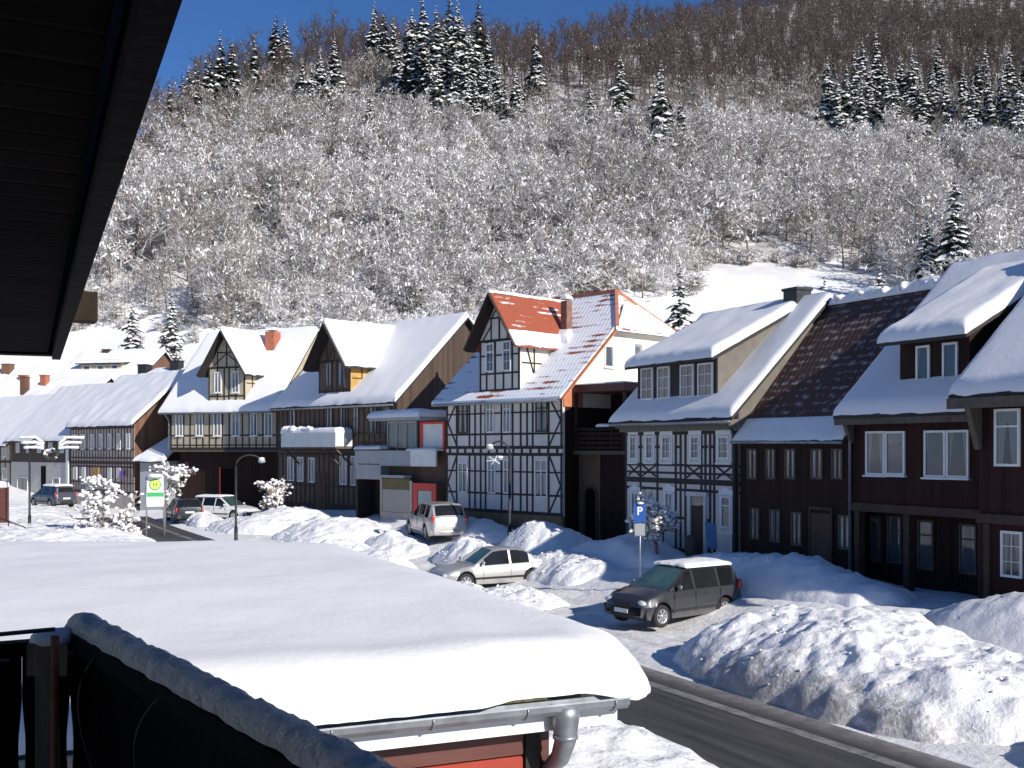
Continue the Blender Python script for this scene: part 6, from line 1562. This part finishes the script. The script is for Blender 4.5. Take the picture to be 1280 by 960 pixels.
# --- shrubs and hedges along the meadow and behind the houses
def shrub(px, py, s_, label='rounded shrub heaped with snow at the foot of the wooded slope', y=None):
    if y is None: x, y = hit(px, py)
    else: x = bearing(px) * y
    o = put('snowy_shrub', SHRUB[rng.randrange(3)], None, (x, y, ground_z(x, y) - .2), rng.uniform(0, 6)); o.scale = (s_, s_, s_ * rng.uniform(.7, 1))
    tag(o, label, 'shrub', 'snowy shrubs at the foot of the slope')
for i in range(40):
    px = rng.uniform(95, 420); shrub(px, rng.uniform(385, 432), rng.uniform(.25, .7))
for i in range(46):
    px = rng.uniform(90, 690); shrub(px, tab([(90, 398), (330, 388), (560, 392), (690, 372)], px) + rng.uniform(-14, 12), rng.uniform(.5, 1.1))
for i in range(30):
    px = rng.uniform(700, 880); shrub(px, 362 + rng.uniform(-26, 14), rng.uniform(.4, .9))
for i in range(34):
    px = rng.uniform(880, 1150); shrub(px, 328 + rng.uniform(-4, 6) + abs(px - 960) * .05, rng.uniform(.35, .8))
for i in range(28):
    shrub(870 + i * 5 + rng.uniform(-3, 3), 383, rng.uniform(.28, .5), 'low snowy hedge shrub in the row below the white meadow', y=108 + rng.uniform(-1, 1))
# --- street trees
def street_tree(label, px, y, seed, H, clumps, spread, trunk_r, start, rad=(.05, .13), snow=.9, z=None, cat='small tree'):
    x = bearing(px) * y; zz = ground_z(x, y) if z is None else z
    w, c = bare_tree(seed, H, snow, spread, (.02, .035), 1.0, trunk_r, start)
    # snow clinging as small cushions on the twigs
    r_ = random.Random(seed); pts = [Vector(c.v[f[2]]) for f, m_ in zip(c.f, c.m) if m_ == 1]
    c.v = [tuple(v) for v in c.v]
    for p in r_.sample(pts, min(clumps, len(pts))): c.blob(p, r_.uniform(*rad), r_.randint(0, 99), 1, .65, 1.1, 6, 4)
    o = thing('small_tree', label, cat, (x, y, zz))
    w.build('trunk', M['bark'], o); c.build('crown', [M['bark'], M['snow_tree']], o)
street_tree('bush like tree buried in thick snow left of the bus stop', 128, 53.0, 901, 3.5, 760, .58, .30, .12, (.05, .17))
street_tree('second thin trunked snowy tree right behind the bus stop board', 205, 57.0, 905, 4.6, 200, .36, .2, .62, (.05, .13))
street_tree('round headed small tree with snow clumps before the beige timbered house', 336, 61.0, 902, 3.3, 260, .42, .9, .52, (.05, .12))
street_tree('small pruned tree with white snow knobs in front of the white timbered house', 825, 37.6, 903, 3.1, 190, .42, .40, .45, (.04, .10))
# ------------------------------------------------------------------ light, sky, camera
SUN_AZ = Vector((.70, -.714, 0)).normalized(); EL = radians(27)
sd = Vector((SUN_AZ.x * cos(EL), SUN_AZ.y * cos(EL), sin(EL)))
sun = bpy.data.lights.new('sun', 'SUN'); sun.energy = 4.9; sun.angle = radians(.5); sun.color = (1, .95, .88)
so = bpy.data.objects.new('sun', sun); COL.objects.link(so); so.rotation_euler = sd.to_track_quat('Z', 'Y').to_euler(); so.location = (30, -30, 40)
w = bpy.data.worlds.new('World'); SC.world = w; w.use_nodes = True; nt = w.node_tree; bg = nt.nodes['Background']
sky = nt.nodes.new('ShaderNodeTexSky'); sky.sky_type = 'NISHITA'; sky.sun_disc = False
sky.sun_elevation = EL; sky.sun_rotation = atan2(sd.x, sd.y); sky.altitude = 600; sky.air_density = .8; sky.dust_density = 0; sky.ozone_density = 10
nt.links.new(sky.outputs[0], bg.inputs[0]); bg.inputs[1].default_value = .10
cam = bpy.data.cameras.new('camera'); cam.sensor_width = 36; cam.lens = 36 * F / 1280; cam.shift_y = (HY - 480) / 1280; cam.clip_end = 3000; cam.clip_start = .05
co = bpy.data.objects.new('camera', cam); COL.objects.link(co); co.location = (0, 0, CAM_H); co.rotation_euler = (pi / 2, 0, 0); SC.camera = co
vs_ = SC.view_settings; vs_.view_transform = 'Standard'; vs_.look = 'None'; vs_.exposure = .17; vs_.gamma = 1; vs_.use_curve_mapping = False
SC.cycles.max_bounces = 6; SC.cycles.transparent_max_bounces = 4
